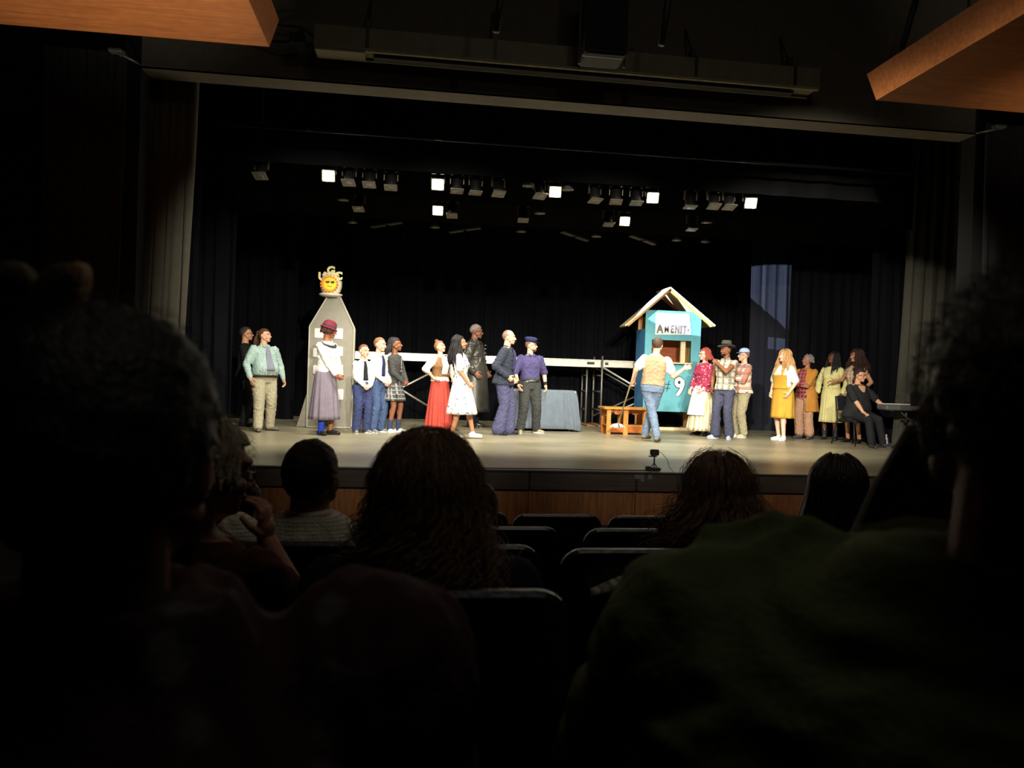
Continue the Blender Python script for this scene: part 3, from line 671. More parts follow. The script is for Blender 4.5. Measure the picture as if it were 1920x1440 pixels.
            if sock: s.part(MB().capsule(an + (0, 0, -.03), an + (kn - an) * sock_h, .043, .050), 'sock', sock)
    # ---- hair and hats
    def scalp(s, m, front=1.700, side=1.635, back=1.565, inf=.010, name='hair', amp=.004, bald=0, k=(90, 90, 90), sideburn=True, build=True):
        seg, rows = 72, 48; c0 = np.array([0, .015, 1.658]); r = np.array([.077, .099, .094]) + inf
        ph = np.linspace(pi / 2 - .02, -pi / 2 + .3, rows); th = np.arange(seg) * 2 * pi / seg
        D = np.stack([np.cos(ph)[:, None] * np.cos(th), np.cos(ph)[:, None] * np.sin(th), np.sin(ph)[:, None] + 0 * th], -1); V = (D * r + c0).reshape(-1, 3)
        V = V + (D.reshape(-1, 3)) * wob(amp, s.seed, k)(V)[:, None]
        x, y, z = V.T; yy = y - .015
        lim = np.where(yy < -.045, front + 0 * y, np.where(yy < .02, side + (front - side) * np.clip((.0 - yy) / .045, 0, 1) , back + (side - back) * np.clip((.06 - yy) / .04, 0, 1)))
        keep = z > lim
        if bald: keep &= ~((z > 1.69) & (yy < bald))
        keep = keep.reshape(rows, seg); q = []
        for i in range(rows - 1):
            for j in range(seg):
                j2 = (j + 1) % seg
                if keep[i, j] and keep[i + 1, j] and keep[i, j2] and keep[i + 1, j2]: q.append((i * seg + j, (i + 1) * seg + j, (i + 1) * seg + j2, i * seg + j2))
        q = np.array(q); inn = (V - c0) * (1 - .02 / .095) + c0; n = len(V); ed = {}
        for f in q:
            for a, b in zip(f, np.roll(f, -1)): ed[(a, b)] = 1
        sd = [(b, a, a + n, b + n) for (a, b) in ed if (b, a) not in ed]
        mb = MB().add(s.TH(np.vstack([V, inn])), np.vstack([q, q[:, ::-1] + n, np.array(sd)]))
        if build: return s.part(mb, name, m)
        return mb
    def locks(s, m, n=90, L=.30, r=.009, wave=.010, freq=30, name='hair', spread=.03, a0=-40, a1=220, curl=0, seed=1, rest=.10, fr=0, seg=5, steps=14, cap=True, rvar=.4, top=1.0, back=.0, inf=.012, part=True):
        rd = np.random.RandomState(seed + s.seed); mb = s.scalp(m, 1.703, 1.62, 1.55, inf, build=False, amp=.004) if cap else MB(); c0 = np.array([0, .015, 1.658]); R0 = np.array([.077, .099, .094]) + inf
        for i in range(n):
            az = radians(a0 + (a1 - a0) * rd.rand()); Ln = L * (.8 + .35 * rd.rand()); ph0 = rd.uniform(.15, 1.35) * top; pts = []; zst = rd.rand() * 6; ex = rd.rand() * spread; ph = ph0
            for ps in np.linspace(ph0, -.12, 5): pts.append(c0 + (R0 + ex * .4) * np.array([cos(ps) * cos(az), cos(ps) * sin(az), sin(ps)]))
            e = pts[-1].copy(); out = np.array([cos(az), sin(az), 0])
            for j in range(1, steps + 1):
                u = j / steps; z = e[2] - Ln * u; o = rest * min(1, u * 1.6) * (1 if Ln > .12 else .3); o = o if sin(az) > -.2 else o * .55
                pts.append(np.array([e[0], e[1] + back * u, z]) + out * (o * .6 + ex * u) + (0, 0, 0))
            pts = np.array(pts); k = len(pts); u = np.linspace(0, 1, k); A = (wave + curl * np.clip(u * 3 - .5, 0, 1)) * u ** .5
            sl = pts[:, 2]
            tan = np.array([-sin(az), cos(az), 0]); pts = pts + (np.sin(sl * freq + zst) * A)[:, None] * tan + (np.cos(sl * freq + zst) * A)[:, None] * out
            if fr: pts = pts + np.cumsum(rd.normal(size=pts.shape) * fr, 0)
            rr = r * (1 + rvar * (rd.rand() - .5)) * np.concatenate([np.ones(k - 3), [.85, .6, .25]])
            mb.tube(s.TH(pts) if True else pts, rr, seg)
        return s.part(mb, name, m)
    def frizz(s, m, n=900, L=.05, r=.0009, seed=2, zmin=1.56, name='stray_hair', a0=-60, a1=240, inf=.014, drop=.4, parent=None, curlf=60, amp=.006):
        rd = np.random.RandomState(seed + s.seed); mb = MB(); c0 = np.array([0, .015, 1.658]); R0 = np.array([.077, .099, .094]) + inf
        for i in range(n):
            az = radians(rd.uniform(a0, a1)); ph = rd.uniform(-.6, 1.5); d = np.array([cos(ph) * cos(az), cos(ph) * sin(az), sin(ph)]); p = c0 + R0 * d
            t = nrm(np.cross(d, rd.normal(size=3))); ln = L * rd.uniform(.4, 1.2); u = np.linspace(0, 1, 6)[:, None]
            pts = p + d * ln * u * .6 + t * ln * u * .7 + np.array([0, 0, -drop * ln]) * u ** 2 + np.sin(u * 6 + rd.rand() * 6) * t * amp * u
            mb.tube(s.TH(pts), r * (1 - .7 * u[:, 0]), 3, cap=False)
        return s.part(mb, name, m, parent=parent)
    def lathe_head(s, name, m, prof, c=(0, .012, 1.70), sx=1, sy=1.2, tilt=0, brim=None, parent=None, label=None):
        mb = MB().lathe([(r, z) for r, z in prof], seg=40); V = np.vstack(mb.V) * np.array([sx, sy, 1]); 
        if brim: V[:, 2] += brim * (V[:, 0] ** 2 - V[:, 1] ** 2 * .5) * 10 * (np.hypot(V[:, 0], V[:, 1]) > .1)
        mb.V = [s.TH(V @ rotx(radians(tilt)).T + np.array(c))]; return s.part(mb, name, m, parent=parent, label=label)
    def visor(s, m, z=1.70, r=.085, out=.075, parent=None, yaw=0, name='visor'):
        t = np.radians(np.linspace(200, 340, 20)); rows = []
        for k, (o_, dz) in enumerate(((0, 0), (out * .5, -.004), (out, -.018))):
            f = np.sin((t - radians(200)) / radians(140) * pi) ** .6; rows.append(np.stack([(r * .93 + o_ * f * .35) * np.cos(t), (r * 1.15 + o_ * f) * np.sin(t) + .012, z + dz * f], -1))
        rows = np.array(rows); b = rows[:, ::-1] - (0, 0, .005); mb = MB().loft(np.concatenate([rows, b], 1), cap=False); mb.V = [s.TH((np.vstack(mb.V) - (0, .012, 0)) @ rotz(radians(yaw)).T + (0, .012, 0))]
        return s.part(mb, name, m, parent=parent)
    def glasses(s, m, name='glasses', r=.021, t=.0022):
        mb = MB()
        for sg in (-1, 1):
            a = np.linspace(0, 2 * pi, 20); mb.tube(s.TH(np.stack([sg * .033 + r * np.cos(a), -.098 + .10 * (np.abs(sg * .033 + r * np.cos(a)) - .03) ** 1 * (np.abs(sg * .033 + r * np.cos(a)) > .03), 1.634 + r * .8 * np.sin(a)], -1)), t, 5)
            mb.tube(s.TH(np.array([(sg * .055, -.094, 1.64), (sg * .078, -.06, 1.642), (sg * .086, .015, 1.64)])), t, 5)
        mb.tube(s.TH(np.array([(-.012, -.100, 1.638), (0, -.104, 1.641), (.012, -.100, 1.638)])), t, 5); return s.part(mb, name, m)
    def bun(s, m, c=(0, .07, 1.77), r=(.04, .04, .035), name='hair_bun'):
        mb = MB().ellip(c, r); V, F = remesh(mb, .006, 1, wob(.006, s.seed, (80, 80, 80))); return s.part(MB().add(s.TH(V), *F), name, m)
    def beard(s, m):
        mb = MB().ellip((0, -.050, 1.556), (.05, .05, .034)); mb.ellip((0, -.088, 1.548), (.028, .020, .022)); V, F = remesh(mb, .005, 2, wob(.003, 5, (150, 150, 150))); k = [f[(V[f].mean(1)[:, 2] < 1.568) & (V[f].mean(1)[:, 1] < -.02)] for f in F]
        return s.part(MB().add(s.TH(V), *k), 'beard', m)
    def tube_on(s, name, m, pts, r, frame='T', seg=6): 
        f = s.T if frame == 'T' else s.TH; return s.part(MB().tube(f(np.array(pts, float)), r, seg), name, m)

def C(name, c, kind='plain', c2=None, c3=None, sc=1.0, **k):
    ds = lambda q: None if q is None else tuple(int(v * .8 + .2 * (.3 * q[0] + .6 * q[1] + .1 * q[2])) for v in q)
    c, c2, c3 = ds(c), ds(c2), ds(c3)
    k.setdefault('rough', .85); k.setdefault('bump', .35); k.setdefault('bsc', 90); k.setdefault('spec', .15); return M(name, c, k.pop('rough'), kind, c2, c3, sc, **k)
def hairm(c): return M('hair_%d_%d_%d' % c, c, .55, var=.25, bump=.6, bsc=180, spec=.25)
def at_feet(px, py): p = atZ(px, py, 0); return (p[0], p[1], 0)
def height(px, py_top, loc):
    return atY(px, py_top, loc[1])[2]
# ------------------------------------------------------------------ the cast
def mk(label, px, feet_py, top_py, face, extra=.012, headpx=None, **k):
    face = face - math.degrees(atan2(*ray(px, 720)[:2])); p = atZ(px, feet_py, 0); H = atY(headpx or px, top_py, p[1])[2] - extra
    P = Person(label, (p[0], p[1], 0), H, face, **k); P.Y = p[1]; return P
leather_black = M('black_leather', (24, 22, 20), .32, spec=.6, bump=.1)
white_shoe = C('white_canvas_shoe', (235, 232, 225), rough=.6); sole_w = C('white_rubber_sole', (225, 222, 212), rough=.6)
white_shirt = C('white_shirt_cloth', (228, 226, 222)); navy_tr = C('navy_trouser_cloth', (58, 66, 104)); 
tan_skin, pale_skin, dark_skin, brown_skin = (196, 142, 108), (216, 166, 138), (92, 56, 38), (128, 82, 56)
CL = dict(handL=(.055, -.235, .935), handR=(-.04, -.225, .945), poleL=(.8, .5, -.2), poleR=(-.8, .5, -.2), dirL=(-.75, -.25, -.35), dirR=(.75, -.3, -.35), thL=(0, -.3, 1), thR=(0, -.3, 1), curlL=.6, curlR=.7)

# 1 man in dark suit
P = mk('person in a dark suit standing in shadow behind the man in the mint shirt', 457, 799, 612, 80, head=(5, 0, 0), skin=tan_skin, hair=(70, 62, 56), handR=(-.10, -.24, .98), dirR=(.2, -.9, -.1), w=1.05)
su = C('dark_suit_cloth', (26, 26, 28)); P.trousers(su); P.shirt(su, 'jacket', .024, .84, hem=.02); P.patch('shirt_front', white_shirt, 1.2, 1.44, -103, -77, .028); P.patch('tie', C('blue_tie_cloth', (60, 80, 120)), 1.2, 1.44, -95, -85, .034)
P.scalp(hairm((60, 52, 46)), 1.712, 1.63, 1.57); P.glasses(black_metal); P.shoes(leather_black)
# 2 man in mint shirt
P = mk('person in mint green shirt, checked tie and khaki trousers, long hair tied back', 492, 808, 615, 28, head=(34, 0, 0), headpx=497, skin=pale_skin, hair=(90, 60, 40), w=1.16, belly=1.0,
       handR=(-.30, -.10, .90), handL=(.34, -.05, .89), feet=((.16, .05, 0), (-.15, -.12, 0)), toe=(35, -20), lean=-2)
mint = C('mint_shirt_cloth', (152, 184, 174), 'check', (168, 198, 190), sc=3); P.trousers(C('khaki_cloth', (176, 168, 134)), wide=1.22, inf=.018, amp=.008, z1=1.0); P.shirt(mint, amp=.010, z0=.94, inf=.020)
P.collar(mint, r=.066); P.tie(C('grey_check_tie', (92, 94, 124), 'check', (170, 172, 190), sc=4), 1.03); P.belt(C('brown_belt', (50, 36, 28), rough=.5), .935, .03)
h = hairm((84, 56, 36)); P.scalp(h, 1.70, 1.62, 1.54, bald=.0); P.locks(h, 30, .16, .010, cap=False, a0=60, a1=120, top=.5, name='ponytail', rest=.02, back=.02); P.shoes(C('grey_suede_shoe', (112, 106, 92)), sole=C('dark_sole', (50, 46, 42)))
P.tube_on('headset_microphone', black_metal, [(.085, .0, 1.63), (.075, -.05, 1.60), (.045, -.10, 1.575)], .003, 'H')
# 3 woman with red hat
P = mk('person in maroon hat, white blouse and long mauve skirt before the grey tower', 607, 815, 601, 45, extra=.035, headpx=606, sex='f', head=(58, 8, 0), skin=(150, 92, 64), hair=(60, 34, 28), w=1.0,
       handR=(-.02, -.24, .93), handL=(.10, -.24, .91), dirR=(.5, -.5, -.6), dirL=(-.45, -.6, -.5), feet=((.10, -.04, 0), (-.10, -.02, 0)), lean=2)
P.skirt(C('mauve_skirt_cloth', (120, 108, 124)), z0=.245, rx=.245, ry=.225, pleats=14, amp=.09); bl = C('cream_blouse_cloth', (226, 226, 216)); P.shirt(bl, 'blouse', .016, .98, amp=.010, cuff=.004)
P.part(MB().loft([P.T(np.stack([(.075 + dr) * np.cos(t), (.075 + dr) * np.sin(t) * .9 - dy, z0 - .05 * np.clip(-np.sin(t), 0, 1)], -1)) for t in [np.arange(32) * 2 * pi / 32] for dr, dy, z0 in ((.0, 0, 1.462), (.07, .015, 1.435), (.072, .015, 1.425), (.0, 0, 1.45))]), 'collar', C('dark_green_velvet', (56, 62, 56)))
h = hairm((62, 34, 28)); P.locks(h, 60, .06, .011, rest=.01, a0=-30, a1=210, spread=.01, steps=8, wave=.004); maroon = C('maroon_felt', (122, 34, 52))
hat = P.lathe_head('cloche_hat', maroon, [(.002, .10), (.05, .095), (.082, .065), (.09, .02), (.092, -.01), (.118, -.035), (.122, -.038), (.09, -.02), (.0, .02)], c=(0, .01, 1.70), tilt=8); P.lathe_head('hat_band', C('hat_ribbon', (80, 50, 60)), [(.0925, -.008), (.0945, -.006), (.0935, .02), (.09, .022)], c=(0, .01, 1.70), tilt=8, parent=hat)
P.shoes(C('strap_shoe_leather', (40, 34, 32), rough=.4), name='strap_shoe', bare_top=True)
hip, kn, an, te = P.leg['R']; P.part(MB().capsule(an + (0, -.02, -.055), an + (kn - an) * .28, .046, .050), 'ankle_sock', C('bright_blue_knit', (34, 66, 196)))
# 4,5 boys
for (px, fy, ty, face, lab, sh, trc, tie, hc, fx, hd, kd) in ((677, 812, 647, 22, 'shorter boy in white shirt and black tie, hands clasped, beside the grey tower', white_shirt, (50, 60, 104), (30, 32, 38), (120, 84, 58), .4, (18, 4, 0), 1),
        (706, 811, 634, 48, 'taller boy in white shirt and navy tie, between shorter boy and girl in plaid', white_shirt, (62, 82, 124), (34, 40, 80), (132, 96, 62), 1, (12, 6, 0), 1)):
    kw = dict(CL)
    P = mk(lab, px, fy, ty, face, sex='k', head=hd, skin=pale_skin, hair=hc, w=1.08 if fx < 1 else .98, hs=1.1, belly=.4 if fx < 1 else .1, **kw)
    P.trousers(C('trousers_%d' % px, trc), wide=1.1, inf=.022, amp=.011, flare=.012); P.shirt(sh, inf=.018, z0=.98, amp=.009); P.collar(sh, r=.054); P.tie(C('tie_%d' % px, tie), 1.06, inf=.026); P.belt(leather_black, .99, .024)
    P.scalp(hairm(hc), 1.715, 1.655, 1.60, inf=.008); P.shoes(C('grey_trainer', (120, 120, 116)), sole=sole_w)
# 6 girl in plaid skirt
P = mk('person, girl with braids in charcoal top, plaid skirt and white shoes', 737, 811, 634, 58, sex='k', head=(20, -4, 0), skin=brown_skin, hair=(34, 30, 32), hs=1.08, feet=((.08, -.05, 0), (-.10, .03, 0)), **CL)
P.skirt(C('grey_plaid', (70, 72, 74), 'plaid', (150, 150, 146), (40, 42, 46), 1.6), z0=.60, z1=.99, rx=.215, ry=.20, pleats=18, amp=.12); P.shirt(C('charcoal_cloth', (62, 62, 60)), 'top', .016, .92, hem=.02); P.locks(hairm((44, 40, 44)), 70, .17, .006, rest=.05, a0=10, a1=170, seg=5, wave=.003, freq=90)
P.part(MB().tube(P.T([(0, -.135, 1.40), (-.01, -.145, 1.15)]), .005, 5).box(P.T([(0, -.145, 1.22)])[0], (.05, .01, .012)).box(P.T([(0, -.145, 1.15)])[0], (.07, .01, .012)), 'front_cord', M('silver_cord', (150, 150, 150), .5)); P.shoes(white_shoe, sole=sole_w, sock=C('navy_sock', (52, 62, 96)), sock_h=.34)
# 7 woman with brown vest and red skirt
P = mk('person in a brown vest, white puffed blouse and long red skirt, hand on hip', 822, 808, 638, 38, sex='f', head=(18, -12, 0), headpx=824, skin=pale_skin, hair=(150, 112, 78), handR=(-.20, -.06, 1.02), poleR=(-1, .15, -.1), dirR=(.4, -.7, -.5), handL=(.15, -.2, 1.02), w=1.06)
P.skirt(C('coral_red_cloth', (196, 62, 48)), z0=.05, rx=.27, ry=.26, pleats=15, amp=.11); P.shirt(white_shirt, 'blouse', .026, .96, 1.15, amp=.009, cuff=.014); P.shirt(C('tan_brown_vest', (140, 98, 58)), 'vest', .030, 1.05, 0, amp=.006, z1=1.44, label='tan brown vest'); P.patch('blouse_front', white_shirt, 1.1, 1.43, -108, -72, .036)
P.scalp(hairm((146, 108, 76)), 1.705, 1.63, 1.56, inf=.014, amp=.008); P.bun(hairm((146, 108, 76)), (0, .06, 1.765)); P.shoes(leather_black)
# 9 tall man in leather coat (behind)
P = mk('tall person with grey cropped hair in a long black leather coat', 886, 801, 607, 72, head=(10, 6, 0), skin=(120, 80, 60), hair=(110, 104, 104), w=1.25, belly=.4, handR=(-.30, -.10, .93), handL=(.30, -.12, .95), dirR=(.05, -.6, -.5))
lc = M('worn_black_leather', (52, 50, 44), .38, spec=.6, bump=.3, bsc=30, var=.2); P.trousers(C('black_trousers', (30, 30, 30))); P.skirt(lc, 'coat_skirt', 1.10, .27, .29, .25, pleats=5, amp=.05, inf=.03); P.shirt(lc, 'leather_coat', .034, .98, amp=.016, cuff=.006); P.collar(lc, r=.075, h=.06)
P.scalp(hairm((120, 114, 112)), 1.70, 1.66, 1.60, inf=.007); P.glasses(black_metal); P.shoes(leather_black)
for z in (1.2, 1.27, 1.34, 1.40): P.part(MB().box(P.T([(.03, -.175, z)])[0], (.05, .02, .012), bev=.004), 'coat_clasp', alu)
# 8 girl in white dress
P = mk('person with long dark wavy hair in a white printed dress and white slip-ons', 861, 822, 628, 84, headpx=853, sex='f', head=(20, -2, 0), skin=(190, 134, 100), hair=(34, 30, 32), feet=((.10, -.22, 0), (-.08, .12, 0)), toe=(5, -10),
       handR=(-.20, -.16, .93), handL=(.2, -.1, .95), lean=-3, dirR=(.1, -.7, -.5), curlR=1.1)
wd = C('white_print_dress', (232, 230, 226), 'print', (80, 96, 140), sc=1.3); P.skirt(wd, 'dress_skirt', 1.06, .42, .27, .25, pleats=10, amp=.12, off=(0, -.03)); P.shirt(wd, 'dress_bodice', .014, .98, .75, amp=.007, cuff=.02)
P.locks(hairm((36, 32, 34)), 130, .34, .010, wave=.012, freq=26, rest=.07, a0=-5, a1=185, spread=.04); P.shoes(white_shoe, sole=sole_w, name='slip_on_shoe')
# 10 man in navy jacket
P = mk('person, balding man in a navy jacket and wide purple-blue trousers, hand in pocket', 941, 815, 618, 76, headpx=957, head=(12, -2, 0), skin=pale_skin, hair=(120, 96, 80), w=1.08, handR=(-.21, -.12, .97), poleR=(-.5, 1, -.2), dirR=(.3, -.7, -.6), lean=6, feet=((.10, -.08, 0), (-.10, .04, 0)), handL=(.23, -.1, .95), curlR=.9)
P.trousers(C('plum_blue_trousers', (74, 74, 110)), wide=1.1, inf=.026, flare=.034, amp=.010); nj = C('navy_jacket_cloth', (50, 54, 70)); P.shirt(nj, 'jacket', .026, .84, hem=.03, amp=.010, cuff=.006); P.patch('shirt_front', C('purple_shirt_cloth', (70, 64, 112)), 1.1, 1.44, -102, -78, .030); P.collar(nj, r=.068)
P.scalp(hairm((120, 98, 84)), 1.71, 1.65, 1.58, inf=.005, bald=.02); P.shoes(C('navy_shoe', (34, 34, 46), rough=.5))
P.tube_on('headset_microphone', M('skin_tone_wire', (200, 170, 150), .5), [(.085, .0, 1.63), (.07, -.06, 1.59), (.03, -.11, 1.565)], .003, 'H')
for z in (.95, 1.03, 1.11): P.part(MB().ellip(P.T([(.06, -.165, z)])[0], (.010, .006, .010)), 'button', alu)
# 11 man in purple shirt and cap
P = mk('person in a purple shirt, dark trousers and flat blue peaked cap with glasses', 990, 812, 633, 24, extra=.03, headpx=992, head=(46, 0, 0), skin=pale_skin, hair=(90, 70, 60), w=1.1, feet=((.17, .02, 0), (-.16, .0, 0)), toe=(40, -20), handR=(-.28, -.12, .90), handL=(.30, -.06, .90))
P.trousers(C('black_cargo_cloth', (58, 60, 58)), wide=1.15, inf=.024, amp=.009); ps = C('purple_shirt_cloth', (70, 64, 112)); P.shirt(ps, inf=.02, z0=.97, sleeve=1.05, amp=.011, cuff=.012); P.collar(ps, r=.066); P.belt(leather_black, .975, .026); P.scalp(hairm((110, 86, 70)), 1.70, 1.63, 1.58, inf=.006)
cap = P.lathe_head('peaked_cap', C('navy_cap_cloth', (44, 48, 92)), [(.001, .085), (.06, .082), (.102, .06), (.106, .045), (.088, .02), (.086, -.01), (.08, -.01), (0, .03)], c=(0, .012, 1.715), tilt=6); P.visor(M('cap_peak', (30, 32, 50), .3), 1.705, parent=cap); P.glasses(black_metal); P.beard(hairm((90, 70, 58)))
for k in 'LR':
    el, h_, fd, t_, cu = P.arm[k]; P.part(MB().capsule(h_ - fd * .05, h_ - fd * .012, .034, .033), 'wristband', C('black_band', (34, 32, 32)))
P.shoes(C('tan_canvas_shoe', (160, 142, 108)), sole=sole_w)
# 13 man with the mop, from behind
P = mk('person seen from behind in tan vest and faded jeans, holding the mop', 1220, 828, 631, 176, headpx=1216, extra=.01, head=(-8, 4, 0), skin=pale_skin, hair=(70, 52, 42), w=1.12, feet=((-.11, .12, 0), (.12, -.16, 0)), toe=(-10, -25),
       handL=(.33, -.06, 1.0), poleL=(.4, 1, -.4), dirL=(.35, -.45, -.6), curlL=1.2, handR=(-.50, -.20, 1.24), poleR=(.1, .3, -1), dirR=(-.85, -.3, .35), thR=(0, -.3, 1), lean=7, side=-4, kneeL=(0, -1, 0), kneeR=(0, -1, 0), curlR=.25)
P.trousers(C('faded_denim', (104, 126, 156), var=.25), inf=.017, amp=.011, wide=1.05); wsh = C('white_tee_cloth', (226, 224, 220)); P.shirt(wsh, inf=.014, z0=1.0, sleeve=.62, amp=.01, cuff=.02); P.shirt(C('tan_vest_cloth', (158, 132, 96)), 'vest', .026, .93, 0, amp=.008, z1=1.445, label='tan vest'); P.collar(wsh, r=.066, h=.03)
P.scalp(hairm((74, 56, 46)), 1.70, 1.62, 1.545, inf=.016, amp=.007, k=(120, 120, 120)); P.shoes(C('olive_boot_suede', (120, 112, 84)), name='boot', sole=C('dark_sole', (50, 46, 42)), high=.2, big=1.08)
MAN = P
# 14 woman in pink floral blouse
P = mk('person with red hair in pink floral blouse, cream skirt and white apron', 1316, 817, 652, -50, headpx=1310, sex='f', head=(-10, 4, 0), skin=(220, 170, 150), hair=(150, 66, 54), w=1.18, handL=(.16, -.16, .93), handR=(-.22, -.14, .92), dirL=(-.2, -.6, -.6), hip_w=1.1)
P.skirt(C('cream_stripe_skirt', (214, 202, 164), 'stripes', (186, 172, 128), sc=1.2), z0=.11, rx=.31, ry=.29, pleats=20, amp=.09); P.shirt(C('pink_floral_cloth', (170, 44, 78), 'floral', (226, 168, 170), (110, 30, 60), sc=1.5), 'blouse', .022, .90, 1.55, amp=.010, hem=.05, cuff=.016)
P.skirt(C('white_apron_cloth', (230, 224, 216)), 'apron', 1.0, .42, .30, .30, pleats=6, amp=.05, inf=.035, th=(-150, -35)); P.locks(hairm((158, 72, 60)), 110, .12, .010, wave=.012, freq=40, rest=.03, a0=-20, a1=200, spread=.03, steps=9); P.glasses(M('dark_red_frame', (60, 20, 22), .4)); P.shoes(leather_black)
# 15 man with fedora
P = mk('person with short beard in a grey fedora, sleeveless plaid shirt and navy trousers', 1356, 823, 640, -30, extra=.04, headpx=1350, head=(-22, 2, 0), skin=brown_skin, hair=(30, 24, 22), w=1.0, handL=(-.06, -.20, 1.38), poleL=(1, -.3, -.8), dirL=(-.55, -.3, .5), thL=(0, .2, 1), curlL=.9, handR=(-.24, -.05, .93), feet=((.11, .02, 0), (-.12, -.08, 0)), toe=(20, -25))
P.trousers(C('dusty_navy_trousers', (66, 68, 92)), inf=.022, wide=1.08, flare=.02, amp=.010); P.shirt(C('cream_plaid_cloth', (206, 198, 172), 'plaid', (92, 100, 104), (190, 150, 80), 1.0), 'sleeveless_shirt', .020, .90, .12, amp=.009, hem=.02, cuff=.01)
P.collar(C('cream_plaid_cloth', (206, 198, 172)), r=.064); P.scalp(hairm((30, 24, 22)), 1.70, 1.64, 1.58, inf=.004); P.beard(hairm((30, 24, 22)))
ft = C('grey_felt', (78, 74, 66)); hat = P.lathe_head('fedora_hat', ft, [(.001, .085), (.035, .09), (.062, .10), (.075, .09), (.084, .04), (.088, .0), (.138, -.012), (.142, -.008), (.140, -.016), (.085, -.008), (0, .02)], c=(0, .012, 1.715), tilt=-3, brim=.12)
P.lathe_head('hat_band', C('dark_hat_band', (30, 28, 28)), [(.0885, .002), (.0905, .004), (.0875, .032), (.083, .034)], c=(0, .012, 1.715), tilt=-3, parent=hat); P.shoes(C('pale_blue_canvas', (150, 176, 214)), name='trainer', sole=sole_w)
# 16 person in blue cap
P = mk('person in pale blue baseball cap, orange plaid shirt and khaki trousers', 1389, 820, 652, -62, extra=.03, headpx=1381, head=(-8, 0, 0), skin=pale_skin, hair=(120, 90, 70), w=1.1, belly=.5, handL=(.02, -.27, 1.20), handR=(-.02, -.28, 1.24), poleL=(.7, .2, -1), poleR=(-.7, .2, -1), dirL=(-.5, -.3, .5), dirR=(.5, -.3, .5), curlL=.8, curlR=.8)
P.trousers(C('light_khaki', (160, 148, 112)), wide=1.12, inf=.024, amp=.009); P.shirt(C('orange_plaid_cloth', (222, 196, 172), 'plaid', (190, 84, 44), (120, 120, 140), .8), inf=.022, z0=.88, hem=.03, amp=.010); P.collar(C('orange_plaid_cloth', (222, 196, 172)))
P.scalp(hairm((120, 96, 78)), 1.70, 1.64, 1.58, inf=.006); cap = P.lathe_head('baseball_cap', C('pale_blue_cap', (160, 184, 214)), [(.001, .088), (.04, .082), (.075, .055), (.088, .02), (.090, -.005), (.086, -.005), (0, .04)], c=(0, .012, 1.70), tilt=0); P.visor(C('blue_visor', (96, 140, 196)), 1.70, parent=cap); P.glasses(black_metal); P.shoes(C('beige_trainer', (190, 180, 150)), sole=sole_w)
# 17 blond girl in yellow overalls
P = mk('person with long wavy blond hair in mustard dungaree shorts and white tee', 1465, 826, 655, -40, headpx=1464, sex='f', head=(-12, -2, 0), skin=(224, 180, 156), hair=(186, 140, 90), w=1.14, handL=(.22, -.10, .93), handR=(-.22, -.08, .92), feet=((.09, -.05, 0), (-.09, .03, 0)))
yo = C('mustard_denim', (206, 152, 34)); P.trousers(yo, 'dungaree_shorts', .020, wide=1.1, to=.04, flare=.0, amp=.010); P.shirt(wsh, 'tee', .018, .98, .85, amp=.008, cuff=.02); P.skirt(yo, 'shorts_hem', 1.04, .44, .225, .21, pleats=7, amp=.08, inf=.026)
P.patch('bib', yo, 1.0, 1.27, -145, -35, .034); [P.patch('shoulder_strap', yo, 1.25, 1.455, a, b, .034) for a, b in ((-70, -58), (-122, -110))]
P.locks(hairm((190, 146, 96)), 170, .30, .010, wave=.016, freq=34, rest=.07, a0=-50, a1=230, spread=.05); P.shoes(white_shoe, name='trainer', sole=sole_w)
# 18 woman in mustard cardigan
P = mk('person with short grey hair in mustard cardigan over red patterned shirt, arms folded', 1508, 823, 664, -30, headpx=1508, sex='f', head=(-25, -4, 0), skin=(150, 100, 76), hair=(120, 110, 106), w=1.15, handL=(-.10, -.25, 1.12), handR=(.06, -.22, 1.10), poleL=(.8, .2, -.8), poleR=(-.8, .2, -.8), dirL=(-1, -.1, 0), dirR=(1, -.1, 0), thL=(0, 0, 1), thR=(0, 0, 1))
P.trousers(C('tan_rose_trousers', (176, 128, 96)), wide=1.12, inf=.026, flare=.016, to=.86, amp=.010); P.shirt(C('red_pattern_cloth', (128, 36, 44), 'plaid', (176, 92, 88), (90, 30, 50), 1.6), inf=.016, z0=.84, hem=.01, cuff=.004)
P.shirt(C('mustard_knit', (178, 112, 30)), 'cardigan', .026, .94, 1.15, amp=.009, cuff=.012); P.patch('shirt_panel', C('red_pattern_cloth', (128, 36, 44)), .95, 1.445, -118, -74, .034); P.skirt(C('mustard_knit', (178, 112, 30)), 'cardigan_tail', 1.02, .58, .26, .24, pleats=7, amp=.07, inf=.034, th=(-62, 236))
P.locks(hairm((124, 114, 110)), 80, .05, .011, wave=.008, freq=50, rest=.01, spread=.02, steps=8, a0=-20, a1=200); P.shoes(C('slate_shoe', (70, 72, 78)), sole=C('dark_sole', (50, 46, 42)), sock=C('blue_slouch_sock', (62, 66, 130)), sock_h=.28)
